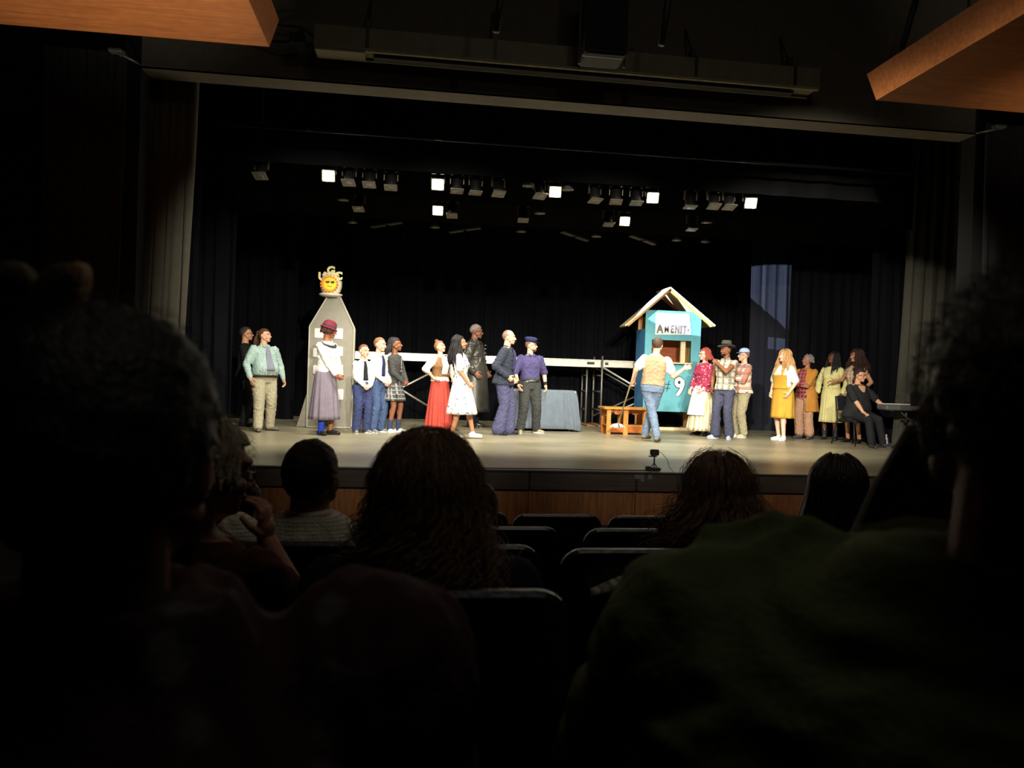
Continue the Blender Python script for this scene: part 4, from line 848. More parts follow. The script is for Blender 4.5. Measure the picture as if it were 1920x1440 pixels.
# 19 woman in pale yellow dress
P = mk('person with long black braids in a pale yellow pleated dress and black ankle boots', 1556, 825, 659, -22, headpx=1555, sex='f', head=(-28, -8, 0), skin=(110, 66, 44), hair=(30, 26, 26), w=1.05, handL=(.24, -.06, .93), handR=(-.26, -.06, .94))
yd = C('pale_yellow_crepe', (206, 198, 122)); P.skirt(yd, 'dress_skirt', 1.05, .36, .225, .21, pleats=24, amp=.07, inf=.016); P.shirt(yd, 'dress_bodice', .022, 1.0, amp=.009, cuff=.016); P.tube_on('waist_seam', yd, P.ring(1.04, .026)[list(range(36)) + [0]], .008)
P.locks(hairm((32, 28, 28)), 120, .36, .0055, wave=.004, freq=80, rest=.07, a0=-45, a1=225, spread=.03); P.shoes(M('shiny_black_boot', (40, 40, 42), .25, spec=.8), name='ankle_boot', high=.28)
# 20 curly haired woman
P = mk('person with long dark curly hair in a beige patterned dress, standing behind the pianist', 1600, 830, 655, -28, headpx=1604, sex='f', head=(-30, 0, 0), skin=(176, 124, 94), hair=(52, 34, 28), w=1.02, handR=(-.34, -.16, 1.15), poleR=(-.6, .4, -.8), dirR=(-.6, -.6, 0), handL=(.2, -.14, 1.0))
bd = C('beige_pattern_dress', (176, 146, 108), 'plaid', (214, 190, 152), (120, 70, 60), 1.8); P.skirt(bd, 'dress_skirt', 1.05, .50, .27, .25, pleats=20, amp=.09); P.shirt(bd, 'dress_bodice', .014, .98, .22, amp=.006)
P.locks(hairm((54, 36, 30)), 200, .32, .009, curl=.018, wave=.012, freq=52, rest=.08, a0=-45, a1=225, spread=.06, steps=18); P.shoes(M('black_flat', (26, 24, 24), .35), name='flat_shoe', bare_top=True)
# 21 pianist, seated
pf = 45 - math.degrees(atan2(*ray(1640, 720)[:2])); fwp = np.array([sin(radians(pf)), -cos(radians(pf)), 0]); pc = atZ(1643, 840, 0) - fwp * .50
P = Person('person in black tee and cowboy boots seated at the keyboard, wearing glasses', (pc[0], pc[1], 0), 1.70, pf, 'f', w=1.36, belly=1.0, pelvis=.57, lean=4, head=(22, 6, 0), skin=(206, 156, 124), hair=(56, 38, 32), handR=(-.13, -.40, .86), poleR=(-.8, .6, -.6), dirR=(.1, -.85, -.35),
           handL=(.34, -.36, 1.05), poleL=(.8, .4, -.6), dirL=(.6, -.8, -.1), thR=(1, 0, 0), thL=(-1, 0, .2), feet=((.20, -.46, 0), (-.10, -.50, 0)), curlR=.3)
bt = C('black_jersey', (38, 40, 42)); P.trousers(C('black_legging', (34, 36, 38)), 'leggings', .008, amp=.004, z1=.99); P.shirt(bt, 'tee', .014, .86, .85, amp=.010, cuff=.01, hem=.01)
P.patch('neckline', M('skin_206_156_124', (206, 156, 124)), 1.33, 1.45, -90, -90, .018, .004, wfn=lambda u: (-92 - 26 * u, -88 + 26 * u), label='bare skin in the v-neck')
hm = hairm((58, 40, 34)); P.scalp(hm, 1.70, 1.62, 1.54, inf=.010); P.locks(hm, 36, .24, .010, cap=False, a0=-20, a1=50, curl=.010, rest=.08, name='ponytail', spread=.02, top=.3); P.glasses(black_metal); P.shoes(M('shiny_black_boot', (40, 40, 42), .25, spec=.8), name='cowboy_boot', high=.55)
PIANIST = P
# ------------------------------------------------------------------ props
def text(s, name, size, m, parent, loc, rot=(radians(90), 0, 0), ext=.004, off=0, sx=1):
    cu = bpy.data.curves.new(name, 'FONT'); cu.body = s; cu.size = size; cu.extrude = ext; cu.offset = off; cu.align_x = 'CENTER'; cu.align_y = 'CENTER'
    t = bpy.data.objects.new('tmp_text', cu); COL.objects.link(t); dg = bpy.context.evaluated_depsgraph_get(); me = bpy.data.meshes.new_from_object(t.evaluated_get(dg)); bpy.data.objects.remove(t)
    me.name = name; me.materials.clear(); me.materials.append(m); o = bpy.data.objects.new(name, me); COL.objects.link(o); o.location = loc; o.rotation_euler = rot; o.scale = (sx, 1, 1); o.parent = parent; return o
# grey tower
ty = atZ(612, 803, 0)[1]
def L(px, py, Y, o): p = atY(px, py, Y); return (p[0] - o[0], p[2])
x0, x1 = X(575, ty, 800), X(659, ty, 800); tx = (x0 + x1) / 2; hw = (x1 - x0) / 2
zt = atY(617, 557, ty)[2]; zs = (atY(575, 611, ty)[2] + atY(659, 615, ty)[2]) / 2
gp = M('grey_card_paint', (128, 124, 112), .8, var=.08); gl = M('pale_card_edge', (168, 164, 146), .8)
T = empty('cardboard_tower', (tx, ty, 0), 0, 'tall grey painted cardboard tower with pointed top and scalloped paper windows', 'stage set piece')
poly = [(-hw, .02), (hw, .02), (hw, zs), (.13, zt), (-.10, zt), (-hw, zs)]
MB().prism(poly, (0, 0, 0), (1, 0, 0), (0, 0, 1), (0, .03, 0)).build('front_panel', gp, T)
MB().box((-hw + .02, .2, zs / 2 + .01), (.03, .36, zs - .02)).box((hw - .02, .2, zs / 2 + .01), (.03, .36, zs - .02)).build('side_panel', gl, T)
e = MB()
for a, b in zip(poly, poly[1:] + poly[:1]): e.bar((a[0], -.006, a[1]), (b[0], -.006, b[1]), .02, .022, up=(0, 1, 0))
e.build('edge_strip', gl, T); wpap = M('white_paper', (206, 204, 194), .8)
def scallop(cx, cz, w, h):
    p = []; n = 5; k = 4
    for (ax, az, bx, bz, m_) in ((-w, -h, w, -h, 7), (w, -h, w, h, 5), (w, h, -w, h, 7), (-w, h, -w, -h, 5)):
        nx, nz = (bz - az), -(bx - ax); l = math.hypot(nx, nz); nx /= l; nz /= l
        for i in range(m_ * k):
            u = i / (m_ * k); bb = .010 * abs(sin(u * m_ * pi)); p.append((cx + ax + (bx - ax) * u + nx * bb, cz + az + (bz - az) * u + nz * bb))
    return p
for (a, b, c, d) in ((623, 615, 643, 636), (623, 649, 643, 668), (623, 683, 643, 703), (625, 729, 644, 750), (590, 615, 606, 634), (587, 652, 603, 670), (587, 684, 603, 702)):
    q0, q1 = atY(a, b, ty), atY(c, d, ty); MB().prism(scallop((q0[0] + q1[0]) / 2 - tx, (q0[2] + q1[2]) / 2, (q1[0] - q0[0]) / 2 - .01, (q0[2] - q1[2]) / 2 - .01), (0, -.012, 0), (1, 0, 0), (0, 0, 1), (0, .008, 0)).build('paper_window', wpap, T)
q0, q1 = atY(606, 783, ty), atY(625, 803, ty); MB().box(((q0[0] + q1[0]) / 2 - tx, -.004, .16), (.2, .012, .30)).build('door_opening', M('dark_grey_paint', (70, 70, 68), .8), T)
pb = atY(557, 800, ty + .3); MB().prism([(-hw, .0), (-hw - .22, .0), (-hw - .02, .75)], (0, .33, 0), (1, 0, 0), (0, 0, 1), (0, .03, 0)).build('rear_brace', gl, T)
# ornament on the tower: pot-bellied lamp with sun and letters
oc = atY(620, 553, ty); O = empty('sun_ornament', (oc[0], ty + .02, zt), 0, 'cream globe ornament with smiling yellow sun and letters UGC, on top of the tower', 'ornament')
MB().lathe([(.0, .0), (.13, .0), (.19, .025), (.205, .045), (.19, .06), (.13, .05), (.0, .045)], seg=48).build('ring_base', M('cream_enamel', (222, 216, 196), .4), O, True)
gb = M('cream_globe', (250, 240, 206), .5); MB().lathe([(.12, .05), (.165, .10), (.19, .18), (.19, .27), (.16, .35), (.10, .40), (.0, .41)], seg=40).build('globe', gb, O, True)
yl = M('sun_yellow', (250, 214, 30), .5); og = M('sun_orange', (232, 132, 28), .5); dk = M('ink_black', (20, 18, 16), .5)
n = 18; ray_p = [((.165 if i % 2 == 0 else .125) * cos(i * pi / n), (.165 if i % 2 == 0 else .125) * sin(i * pi / n)) for i in range(2 * n)]
MB().prism(ray_p, (-.01, -.20, .215), (1, 0, 0), (0, 0, 1), (0, .012, 0)).build('sun_rays', og, O)
MB().lathe([(.0, .012), (.10, .008), (.115, 0)], seg=32, rot=rotx(radians(90)), c=(0, -.20, .215)).build('sun_face', yl, O)
for sx in (-.04, .045): MB().prism([(-.035, .012), (.035, .02), (.03, -.012), (0, -.022), (-.028, -.012)], (sx, -.218, .243), (1, 0, 0), (0, 0, 1), (0, .006, 0)).build('sunglass_lens', dk, O)
MB().tube([(-.035, -.216, .178), (-.01, -.216, .166), (.02, -.216, .166), (.04, -.216, .18)], .004, 6).build('smile', dk, O)
ly = M('letter_yellow', (244, 232, 120), .5); lw = M('letter_white', (240, 236, 222), .5)
for ch, px, py, sz in (('U', 604, 519, .18), ('G', 621, 508, .19), ('C', 635, 518, .18)):
    p = atY(px, py, ty - .1); lo = (p[0] - oc[0], -.14, p[2] - zt); b_ = text(ch, 'letter_backing', sz, lw, O, (lo[0], lo[1] + .012, lo[2]), ext=.008, off=.010); text(ch, 'letter', sz, ly, O, lo, ext=.008, off=.004)
MB().tube([(-.14, -.12, .36), (-.10, -.12, .42), (-.03, -.13, .38), (.0, -.13, .43), (.05, -.13, .38), (.10, -.12, .42), (.14, -.12, .36)], .018, 8).build('crown_edge', lw, O, True)
# table with cloth
Yt = 14.75; a, b = X(957, Yt, 735), X(1076, Yt, 735); th_ = atY(1020, 731, Yt - .2)[2]
cw, cd = (b - a) / 2, .34
tb = empty('folding_table', ((a + b) / 2, Yt, 0), 0, 'folding table hidden under the blue-grey cloth, right of the man in the purple shirt', 'table')
MB().box((0, 0, th_ - .025), (2 * cw - .04, 2 * cd - .04, .03), bev=.01).build('tabletop', white_paint, tb)
for sx in (-1, 1):
    for sy_ in (-1, 1): MB().tube([(sx * (cw - .12), sy_ * (cd - .08), 0), (sx * (cw - .12), sy_ * (cd - .08), th_ - .04)], .014, 8).build('leg', steel, tb, True)
n = 200; t = np.arange(n) * 2 * pi / n; out = []
def sq(t, A, B, e=.22): c, q = np.cos(t), np.sin(t); return np.sign(c) * np.abs(c) ** e * A, np.sign(q) * np.abs(q) ** e * B
for z, k, am in ((th_, .0, 0), (th_ + .002, .5, 0), (th_ + .002, .96, 0), (th_ - .005, 1.0, 0), (th_ - .04, 1.01, .002), (th_ * .85, 1.02, .014), (th_ * .7, 1.03, .026), (th_ * .4, 1.05, .04), (.16, 1.07, .05), (.012, 1.09, .056)):
    cx_, cy_ = sq(t, cw * max(k, .01), cd * max(k, .01)); f = am * (np.sin(t * 23 + 1 + .8 * np.sin(t * 5)) + .5 * np.sin(t * 41 + z * 2)); l = np.hypot(cx_, cy_) + 1e-9
    out.append(np.stack([cx_ + f * cx_ / l + (.02 * (1 - z / th_) * (cx_ > 0)), cy_ + f * cy_ / l, z + 0 * t + (.02 * np.sin(t * 2 + 1) if z < .05 else 0)], -1))
out = np.array(out)[1:]; out[-1][:, 2] = .012 + .02 * (1 + np.sin(t * 3)) ; inn = out * (.99, .99, 1) - (0, 0, .004)
o = MB().loft(np.concatenate([out, inn[::-1]]), cap=True).build('tablecloth', C('blue_grey_cloth', (100, 112, 126), var=.1), None, True, ((a + b) / 2, Yt, 0)); tag(o, 'blue-grey cloth draped to the floor over a table right of centre', 'tablecloth')
# scaffold
Ys = atZ(1127, 800, 0)[1]; sc_c = empty('scaffold', (0, Ys, 0), 0, 'rolling scaffold tower frame with ladder rungs and diagonal braces behind the bench', 'scaffold')
dz = atY(1127, 678, Ys)[2]; fx = X(1127, Ys, 750)
def tubep(mb, P0, P1, r=.022): mb.tube([P0, P1], r, 8)
def frame(xp, y0, y1, top, name):
    for yy in (y0, y1): mb = MB(); tubep(mb, (xp, yy, .04), (xp, yy, top)); mb.build(name + '_post', steel, sc_c, True)
    mb = MB()
    for zz in (.35, .75, 1.1): tubep(mb, (xp, y0, zz), (xp, y1, zz), .018)
    mb.build('rungs', steel, sc_c, True)
y0 = 0; y1 = .75
frame(fx, y0, y1, dz + .12, 'frame')
xb_ = X(1096, Ys + .5, 750); frame(xb_, .35, .8, dz - .05, 'rear_frame')
fx2 = fx + 2.1; frame(fx2, y0, y1, dz + .12, 'far_frame')
for (za, zb, yy, r) in ((dz - .12, .15, 0, .02), (.20, dz - .3, 0, .02), (dz - .12, .2, .7, .018), (.2, dz - .2, .7, .018)):
    mb = MB(); tubep(mb, (fx, yy - .03, za), (fx2, yy - .03, zb), r); mb.build('diagonal_brace', alu if yy == 0 else steel, sc_c, True)
xl = X(757, Ys, 720)
frame(xl - 1.05, y0, y1, dz + .02, 'left_frame'); frame(xl + .95 - .1, y0, y1, dz + .02, 'left_inner_frame')
for za, zb in ((dz - .15, .15), (.15, dz - .2)): mb = MB(); tubep(mb, (xl - 1.05, -.03, za), (xl + .85, -.03, zb), .02); mb.build('diagonal_brace', alu, sc_c, True)
for xx in (fx, fx2, xb_): MB().box((xx, .3, .02), (.16, .95, .035)).build('foot_board', M('sole_board', (150, 112, 72), .7, 'wood', (110, 76, 46)), sc_c)
def plank(xa, xb, z, Y, h, label):
    r = empty('scaffold_plank', ((xa + xb) / 2, Y, z), 0, label, 'scaffold plank'); Ln = xb - xa
    MB().box((0, 0, h / 2), (Ln, .5, h - .04), bev=.01).build('deck', M('plank_cream', (190, 184, 160), .5, 'wood', (160, 154, 132), sc=.3), r)
    mb = MB()
    for yy in (-.265, .265): mb.box((0, yy, h / 2), (Ln, .02, h)).box((0, yy - .012, h - .01), (Ln, .035, .02)).box((0, yy - .012, .01), (Ln, .035, .02))
    mb.build('side_rail', alu, r); return r
z_l = atY(760, 676, Ys)[2]
plank(X(640, Ys, 665), fx - .01, z_l, Ys + .35, .16, 'long pale aluminium plank running behind the actors from left to the scaffold')
q = plank(fx + .04, fx2 + .1, z_l + .01, Ys + .35, .15, 'shorter grey aluminium plank from the scaffold post toward the blue booth')
for px, w_ in ((1109, .16), (1139, .07)):
    p = atY(px, 680, Ys); o = MB().box((0, 0, 0), (w_, .004, .05)).build('maker_label', M('label_black', (40, 36, 30), .6), None, False, (p[0], Ys + .35 - .268 - .022, z_l + .085)); tag(o, ('larger' if w_ > .1 else 'smaller') + ' worn dark label on the plank side, ' + ('left' if w_ > .1 else 'right') + ' of the scaffold post', 'label')
# blue booth
Yb = 15.3; D = .62
bx = [X(p_, Yb, 700) for p_ in (1207, 1311)]; cx = sum(bx) / 2; hwb = (bx[1] - bx[0]) / 2
B = empty('wooden_booth', (cx, Yb, 0), 0, 'tall blue painted booth with service window, peaked board roof and the number 9', 'stage set piece')
def Z(py, px=1260, Y=None): return atY(px, py, Y or Yb)[2]
blue = M('turquoise_paint', (92, 160, 172), .7, var=.06); blue2 = M('deep_blue_paint', (70, 132, 184), .7, var=.1); pine = M('pine_board', (206, 160, 98), .6, 'woodv', (180, 128, 70)); rust = M('reddish_plywood', (164, 88, 48), .7, 'wood', (136, 66, 34)); cream = M('cream_board', (224, 206, 166), .6, 'wood', (206, 184, 140))
z_top, z_o1, z_o0, z_bot = Z(583), Z(638), Z(681), Z(772)
def rect(mb, a, b, c, d, y=0, t=.02): return mb.box(((a + b) / 2, y, (c + d) / 2), (b - a, t, d - c))
ox0, ox1 = X(1227, Yb) - cx, X(1301, Yb) - cx
fp = MB(); rect(fp, -hwb, hwb, z_o1, z_top); rect(fp, -hwb, ox0, z_o0, z_o1); rect(fp, ox1, hwb, z_o0, z_o1); fp.build('upper_panel', blue, B)
rect(MB(), -hwb, hwb, z_bot, z_o0).build('lower_panel', blue, B); rect(MB(), ox0, ox1, z_o0 - .01, z_o0 + .015, -.05, .1).build('window_sill', cream, B)
sp = MB(); sp.box((-hwb + .01, D / 2, (z_bot + Z(618)) / 2), (.02, D, Z(618) - z_bot)); sp.build('side_panel', blue2, B); MB().box((hwb - .01, D / 2, (z_bot + z_top) / 2), (.02, D, z_top - z_bot)).build('side_panel', blue, B)
rect(MB(), -hwb + .03, hwb - .03, z_o0 - .15, z_top - .1, D - .02, .015).build('back_board', rust, B)
for sx in (-1, 1):
    for yy, tp in ((.045, z_top), (D - .05, z_top + .05)): MB().box((sx * (hwb - .06), yy, tp / 2 + .02), (.085, .045, tp - .04)).build('corner_post', pine, B)
MB().box((ox1 - .14, .10, (z_o0 + z_o1) / 2), (.10, .05, z_o1 - z_o0 + .2)).build('window_post', cream, B)
MB().box((0, .3, .03), (2 * hwb + .1, .09, .06)).box((-hwb + .06, .3, .03), (.09, .9, .06)).box((hwb - .06, .3, .03), (.09, .9, .06)).build('base_frame', cream, B)
ap = (X(1257, Yb - .15, 540) - cx, Z(539, 1257, Yb - .15)); le = (X(1172, Yb - .15, 612) - cx, Z(611, 1172, Yb - .15)); re = (X(1341, Yb - .15, 610) - cx, Z(611, 1341, Yb - .15))
for k, e_ in (('l', le), ('r', re)):
    d = nrm((e_[0] - ap[0], 0, e_[1] - ap[1])); Ln = math.hypot(e_[0] - ap[0], e_[1] - ap[1]); u = np.cross(d, (0, 1, 0)); A = np.stack([d, (0, 1, 0), u], 1)
    dp_ = .40 if k == 'l' else .92; MB().box(np.array([ap[0], -.16 + dp_ / 2, ap[1]]) + d * Ln / 2, (Ln, dp_, .03), A).build('roof_board', cream, B)
    for yy in ((-.10, .2) if k == 'l' else (-.10, .68)): MB().box(np.array([ap[0], yy, ap[1]]) + d * (Ln * .48) + np.array([0, 0, -.045]), (Ln * .9, .035, .05), A).build('rafter', rust if yy > 0 else pine, B)
for zz, wz in ((Z(655), .3),):
    mb = MB(); rr = random.Random(4)
    for i in range(9): mb.box((-.30 + .075 * i, D - .03, zz - .12 + .02 * rr.random()), (.055, .004, .006)).box((-.30 + .075 * i + .02, D - .03, zz - .16), (.006, .004, .07 * rr.random() + .02))
    mb.build('pencil_outline', M('brown_ink', (90, 44, 26), .8), B)
s0, s1 = atY(1230, 586, Yb - .02), atY(1294, 630, Yb - .02); sw, sh = (s1[0] - s0[0]) / 2, (s0[2] - s1[2]) / 2
S = empty('paper_sign', ((s0[0] + s1[0]) / 2, Yb - .018, (s0[2] + s1[2]) / 2), 0, 'white paper sign lettered AMENITY pinned above the booth window', 'sign')
MB().prism([(-sw, -sh), (sw * 1.06, -sh * .88), (sw * .92, sh), (-sw, sh * .98)], (0, 0, 0), (1, 0, 0), (0, 0, 1), (0, .004, 0)).build('paper', M('sign_paper', (232, 230, 226), .8), S)
gi = M('marker_grey', (120, 118, 118), .8); xs_ = [(-.74, .26, .75), (-.36, .22, .62), (-.04, .22, .6), (.24, .22, .6), (.46, .22, .8), (.66, .22, .6), (.88, .10, .8)]
for ch, (ux, sz, cs) in zip('AMENITY', xs_):
    q = (ux * sw, -.004, -sh * .48 if ch != 'Y' else -sh * .52); text(ch, 'letter_outline', sz, dk, S, q, ext=.002, off={'Y': .002, 'M': .003}.get(ch, .008), sx=cs)
    if ch != 'Y': text(ch, 'letter', sz, gi, S, (q[0], -.009, q[2]), ext=.001, off=-.001, sx=cs)
p9 = atY(1273, 717, Yb); s9 = 1 / 92.0
def nine(w, y, m, name):
    a = np.radians(np.linspace(-20, 340, 30)); mb = MB(); mb.tube(np.stack([.066 * np.cos(a), 0 * a, .072 * np.sin(a)], -1), w, 8).tube([(.075, 0, .04), (.085, 0, -.04), (.045, 0, -.15), (-.035, 0, -.27)], w, 8)
    mb.V = [np.vstack(mb.V) * (1, .08, 1) + (p9[0] - cx, y, p9[2])]; mb.build(name, m, B)
nine(.050, -.014, dk, 'number_outline'); nine(.036, -.020, M('number_white', (226, 226, 220), .8), 'number'); MB().tube([(-.012, 0, 0), (.0, 0, .014), (.012, 0, 0), (0, 0, -.014), (-.012, 0, 0)], .007, 6).build('number_hole', dk, B, loc=(p9[0] - cx, -.022, p9[2]))
ph_ = atY(1248, 723, Yb); text('#', 'number_sign', .34, dk, B, (ph_[0] - cx, -.014, ph_[2]), ext=.003, off=-.006)
# wooden bench table
Yn = atZ(1168, 815, 0)[1] ; bw0, bw1 = X(1134, Yn, 765), X(1216, Yn, 765); zb = atY(1165, 764, Yn)[2]; bc = (bw0 + bw1) / 2; bh = (bw1 - bw0) / 2
N_ = empty('pine_bench', (bc, Yn + .2, 0), 0, 'small golden pine bench table with scalloped aprons left of the booth', 'bench'); gold = M('golden_pine', (196, 138, 66), .5, 'wood', (172, 110, 44)); gold2 = M('orange_pine', (178, 104, 44), .5, 'woodv', (150, 80, 30))
MB().box((0, 0, zb - .02), (2 * bh + .04, .52, .04), bev=.006).build('top', gold, N_)
lx = [-bh + .08, X(1173, Yn, 790) - bc, bh - .06]
for i, xx in enumerate(lx):
    for yy in (-.2, .2): MB().box((xx, yy, (zb - .04) / 2), (.09 if i == 1 else .08, .05, zb - .04), bev=.004).build('leg', gold if i == 1 or yy < 0 else gold2, N_)
for a_, b_ in ((lx[0], lx[1]), (lx[1], lx[2])):
    for yy in (-.19, .19):
        w_ = b_ - a_; top_ = zb - .04; pts = [(a_, top_), (b_, top_), (b_, top_ - .12)] + [(b_ - w_ * u, top_ - .045 - .03 * abs(cos(u * pi * 2)) - (.02 if .35 < u < .65 else 0)) for u in np.linspace(.1, .9, 13)] + [(a_, top_ - .12)]
        MB().prism(pts, (0, yy, 0), (1, 0, 0), (0, 0, 1), (0, .02, 0)).build('scalloped_apron', gold2, N_)
        MB().box(((a_ + b_) / 2, yy, .10), (w_, .022, .12)).build('lower_rail', gold2, N_)
MB().box((0, 0, .17), (2 * bh - .1, .38, .02)).build('lower_shelf', gold, N_)
# mop held by the man
el, h_, fd, t_, cu = MAN.arm['L']; hw_ = Matrix.Rotation(radians(168), 3, 'Z') @ Vector((h_ + fd * .075) * MAN.s) + Vector(MAN.root.location)
low = atY(1158, 803, Yn - .35); up_ = np.array(hw_) + (np.array(hw_) - low) * .42
mo = empty('mop', tuple(low), 0, 'string mop with a pale wooden handle held by the man in the tan vest', 'mop')
MB().tube([(0, 0, .06), np.array(hw_) - low, up_ - low], .014, 10).build('handle', M('pale_wood', (206, 190, 156), .5, 'woodv', (190, 170, 130)), mo, True)
mb = MB(); rr = np.random.RandomState(3)
for i in range(60):
    a_ = rr.rand() * 2 * pi; l_ = rr.uniform(.08, .16); mb.tube([(0, 0, .09), (cos(a_) * l_ * .5, sin(a_) * l_ * .4, .07), (cos(a_) * l_, sin(a_) * l_ * .7, .015)], .008, 5)
mb.build('mop_head', C('cotton_strings', (214, 210, 200)), mo, True)
# pianist's chair, keyboard, stand, bottle
pr = PIANIST.root; ch = empty('stacking_chair', (pr.location.x, pr.location.y, 0), radians(pf), 'dark metal stacking chair under the pianist', 'chair')
tubm = M('chair_steel', (44, 42, 40), .4, metal=.5); vin = M('black_vinyl', (26, 26, 28), .5)
MB().box((0, .0, .44), (.44, .42, .045), bev=.018).build('seat', vin, ch); MB().box((0, .245, .74), (.42, .035, .26), rotx(radians(-10)), bev=.012).build('backrest', vin, ch)
for sx in (-1, 1):
    MB().tube([(sx * .23, -.26, .0), (sx * .215, -.19, .43)], .012, 8).build('front_leg', tubm, ch, True); MB().tube([(sx * .235, .30, .0), (sx * .22, .20, .45), (sx * .22, .26, .86)], .012, 8).build('rear_leg', tubm, ch, True)
MB().tube([(-.22, -.19, .41), (.22, -.19, .41)], .01, 8).tube([(-.22, .2, .41), (.22, .2, .41)], .01, 8).build('seat_frame', tubm, ch, True)
ky = atZ(1640, 838, 0)[1] - .12; ka = atY(1658, 763, ky); kb = ka[0] + 1.25; kz = ka[2]
K = empty('electric_keyboard', ((ka[0] + kb) / 2, ky + .08, kz - .06), 0, 'grey electric keyboard in front of the pianist, partly hidden by the head at right', 'keyboard'); kbm = M('keyboard_grey', (92, 92, 90), .5)
MB().box((0, 0, .055), (kb - ka[0], .30, .10), bev=.02).build('body', kbm, K); kk = MB()
for i in range(44): kk.box((-.56 + i * .0255, .07, .112), (.0235, .13, .012))
kk.build('white_keys', white_paint, K); MB().box((-.40, -.152, .05), (.02, .004, .05)).box((-.38, -.152, .03), (.05, .004, .012)).build('end_joint', M('silver_trim', (150, 148, 140), .4, metal=.5), K)
MB().box((.10, -.13, .20), (.56, .012, .22), rotx(radians(-10)), bev=.003).build('music_rest', M('music_rest_black', (22, 22, 22), .5), K)
ks = empty('keyboard_stand', ((ka[0] + kb) / 2, ky + .08, 0), 0, 'dark keyboard stand with shiny clamp under the grey keyboard', 'keyboard stand'); q_ = kz - .06
for s_ in (-1, 1): MB().tube([(s_ * .45, -.13, .02), (-s_ * .35, -.13, q_ - .02)], .016, 8).build('cross_leg', black_metal, ks, True)
MB().tube([(-.45, -.2, .016), (-.45, .2, .016)], .016, 8).tube([(.45, -.2, .016), (.45, .2, .016)], .016, 8).build('foot_bar', black_metal, ks, True); MB().tube([(-.42, 0, q_ - .012), (.42, 0, q_ - .012)], .014, 8).build('top_bar', black_metal, ks, True)
MB().lathe([(.012, -.18), (.018, -.06), (.04, -.02), (.03, 0)], c=(-.22, -.1, q_ - .02), seg=16).build('clamp', M('chrome', (210, 208, 200), .15, metal=1), ks, True)
bp_ = atZ(1661, 837, 0); bo = empty('water_bottle', (bp_[0], bp_[1], 0), 0, 'small clear plastic water bottle standing on the stage beside the piano chair', 'bottle')
MB().lathe([(0, .001), (.032, .002), (.034, .02), (.034, .12), (.028, .15), (.012, .18), (.012, .19)], seg=24).build('bottle_body', M('clear_plastic', (214, 214, 220), .15, trans=.6, bump=0, var=0), bo, True)
MB().lathe([(.0345, .05), (.0352, .052), (.0352, .095), (.0345, .097)], seg=24, cap=False).build('bottle_label', M('lilac_label', (186, 160, 200), .6), bo, True); MB().lathe([(0, .19), (.015, .19), (.015, .21), (0, .211)], seg=16).build('cap', white_paint, bo, True)
# webcam on tripod and its cable at the stage edge
w0 = atY(1226, 885, 8.62); wc = empty('action_camera', (w0[0], 8.62, 0), radians(-6), 'small black camera on a mini tripod at the stage edge', 'camera'); s_ = .0064
MB().box((0, 0, .205), (.10, .06, .07), bev=.01).build('camera_body', black_metal, wc); MB().lathe([(.0, .02), (.02, .018), (.022, 0)], rot=rotx(radians(-90)), c=(-.02, .03, .208), seg=20).build('lens', M('lens_glass', (30, 30, 40), .1, spec=.8), wc, True)
MB().box((-.02, 0, .160), (.09, .04, .012)).build('mount_plate', black_metal, wc); MB().tube([(0, 0, .075), (0, 0, .16)], .009, 8).build('centre_column', black_metal, wc, True)
for a_ in (20, 140, 260): MB().tube([(0, 0, .085), (.06 * cos(radians(a_)), .06 * sin(radians(a_)), .006)], .006, 6).build('leg', black_metal, wc, True)
o = MB().box((0, 0, .021), (.17, .09, .04), bev=.012).box((-.06, 0, .046), (.05, .05, .014), bev=.004).build('battery_pack', black_metal, None, False, (w0[0] - .04, 8.535, 0)); tag(o, 'dark battery pack lying under the small camera at the stage edge', 'battery pack')
c0 = np.array([w0[0], 8.62, 0]); pts = [c0 + p for p in ((.05, 0, .21), (.09, .01, .20), (.15, 0, .13), (.18, -.03, .03), (.19, -.10, .006), (.17, -.165, .004))]
o = MB().tube(pts, .003, 6).build('camera_cable', black_metal, None, True); tag(o, 'thin black cable curving down from the small camera', 'cable')
e0 = atZ(900, 881, 0)[0]; xs__ = np.linspace(e0, w0[0] - .13, 40); o = MB().tube(np.stack([xs__, 8.50 + .02 * np.sin(xs__ * 5), .008 + 0 * xs__], -1), .006, 6).build('floor_cable', black_metal, None, True); tag(o, 'long black cable lying along the front edge of the stage', 'cable')
for i, (px, w_) in enumerate(((1196, .07), (1205, .04), (1219, .05))):
    p = atY(px, 893, 8.38); o = MB().box((0, 0, 0), (w_, .003, .05 if i != 1 else .08)).build('tape_patch', M('grey_tape', (74, 74, 72), .6), None, False, (p[0], 8.382, -.05 - .015 * (i == 1))); tag(o, ('wide', 'long', 'narrow')[i] + ' grey tape patch on the stage nosing below the small camera', 'tape')
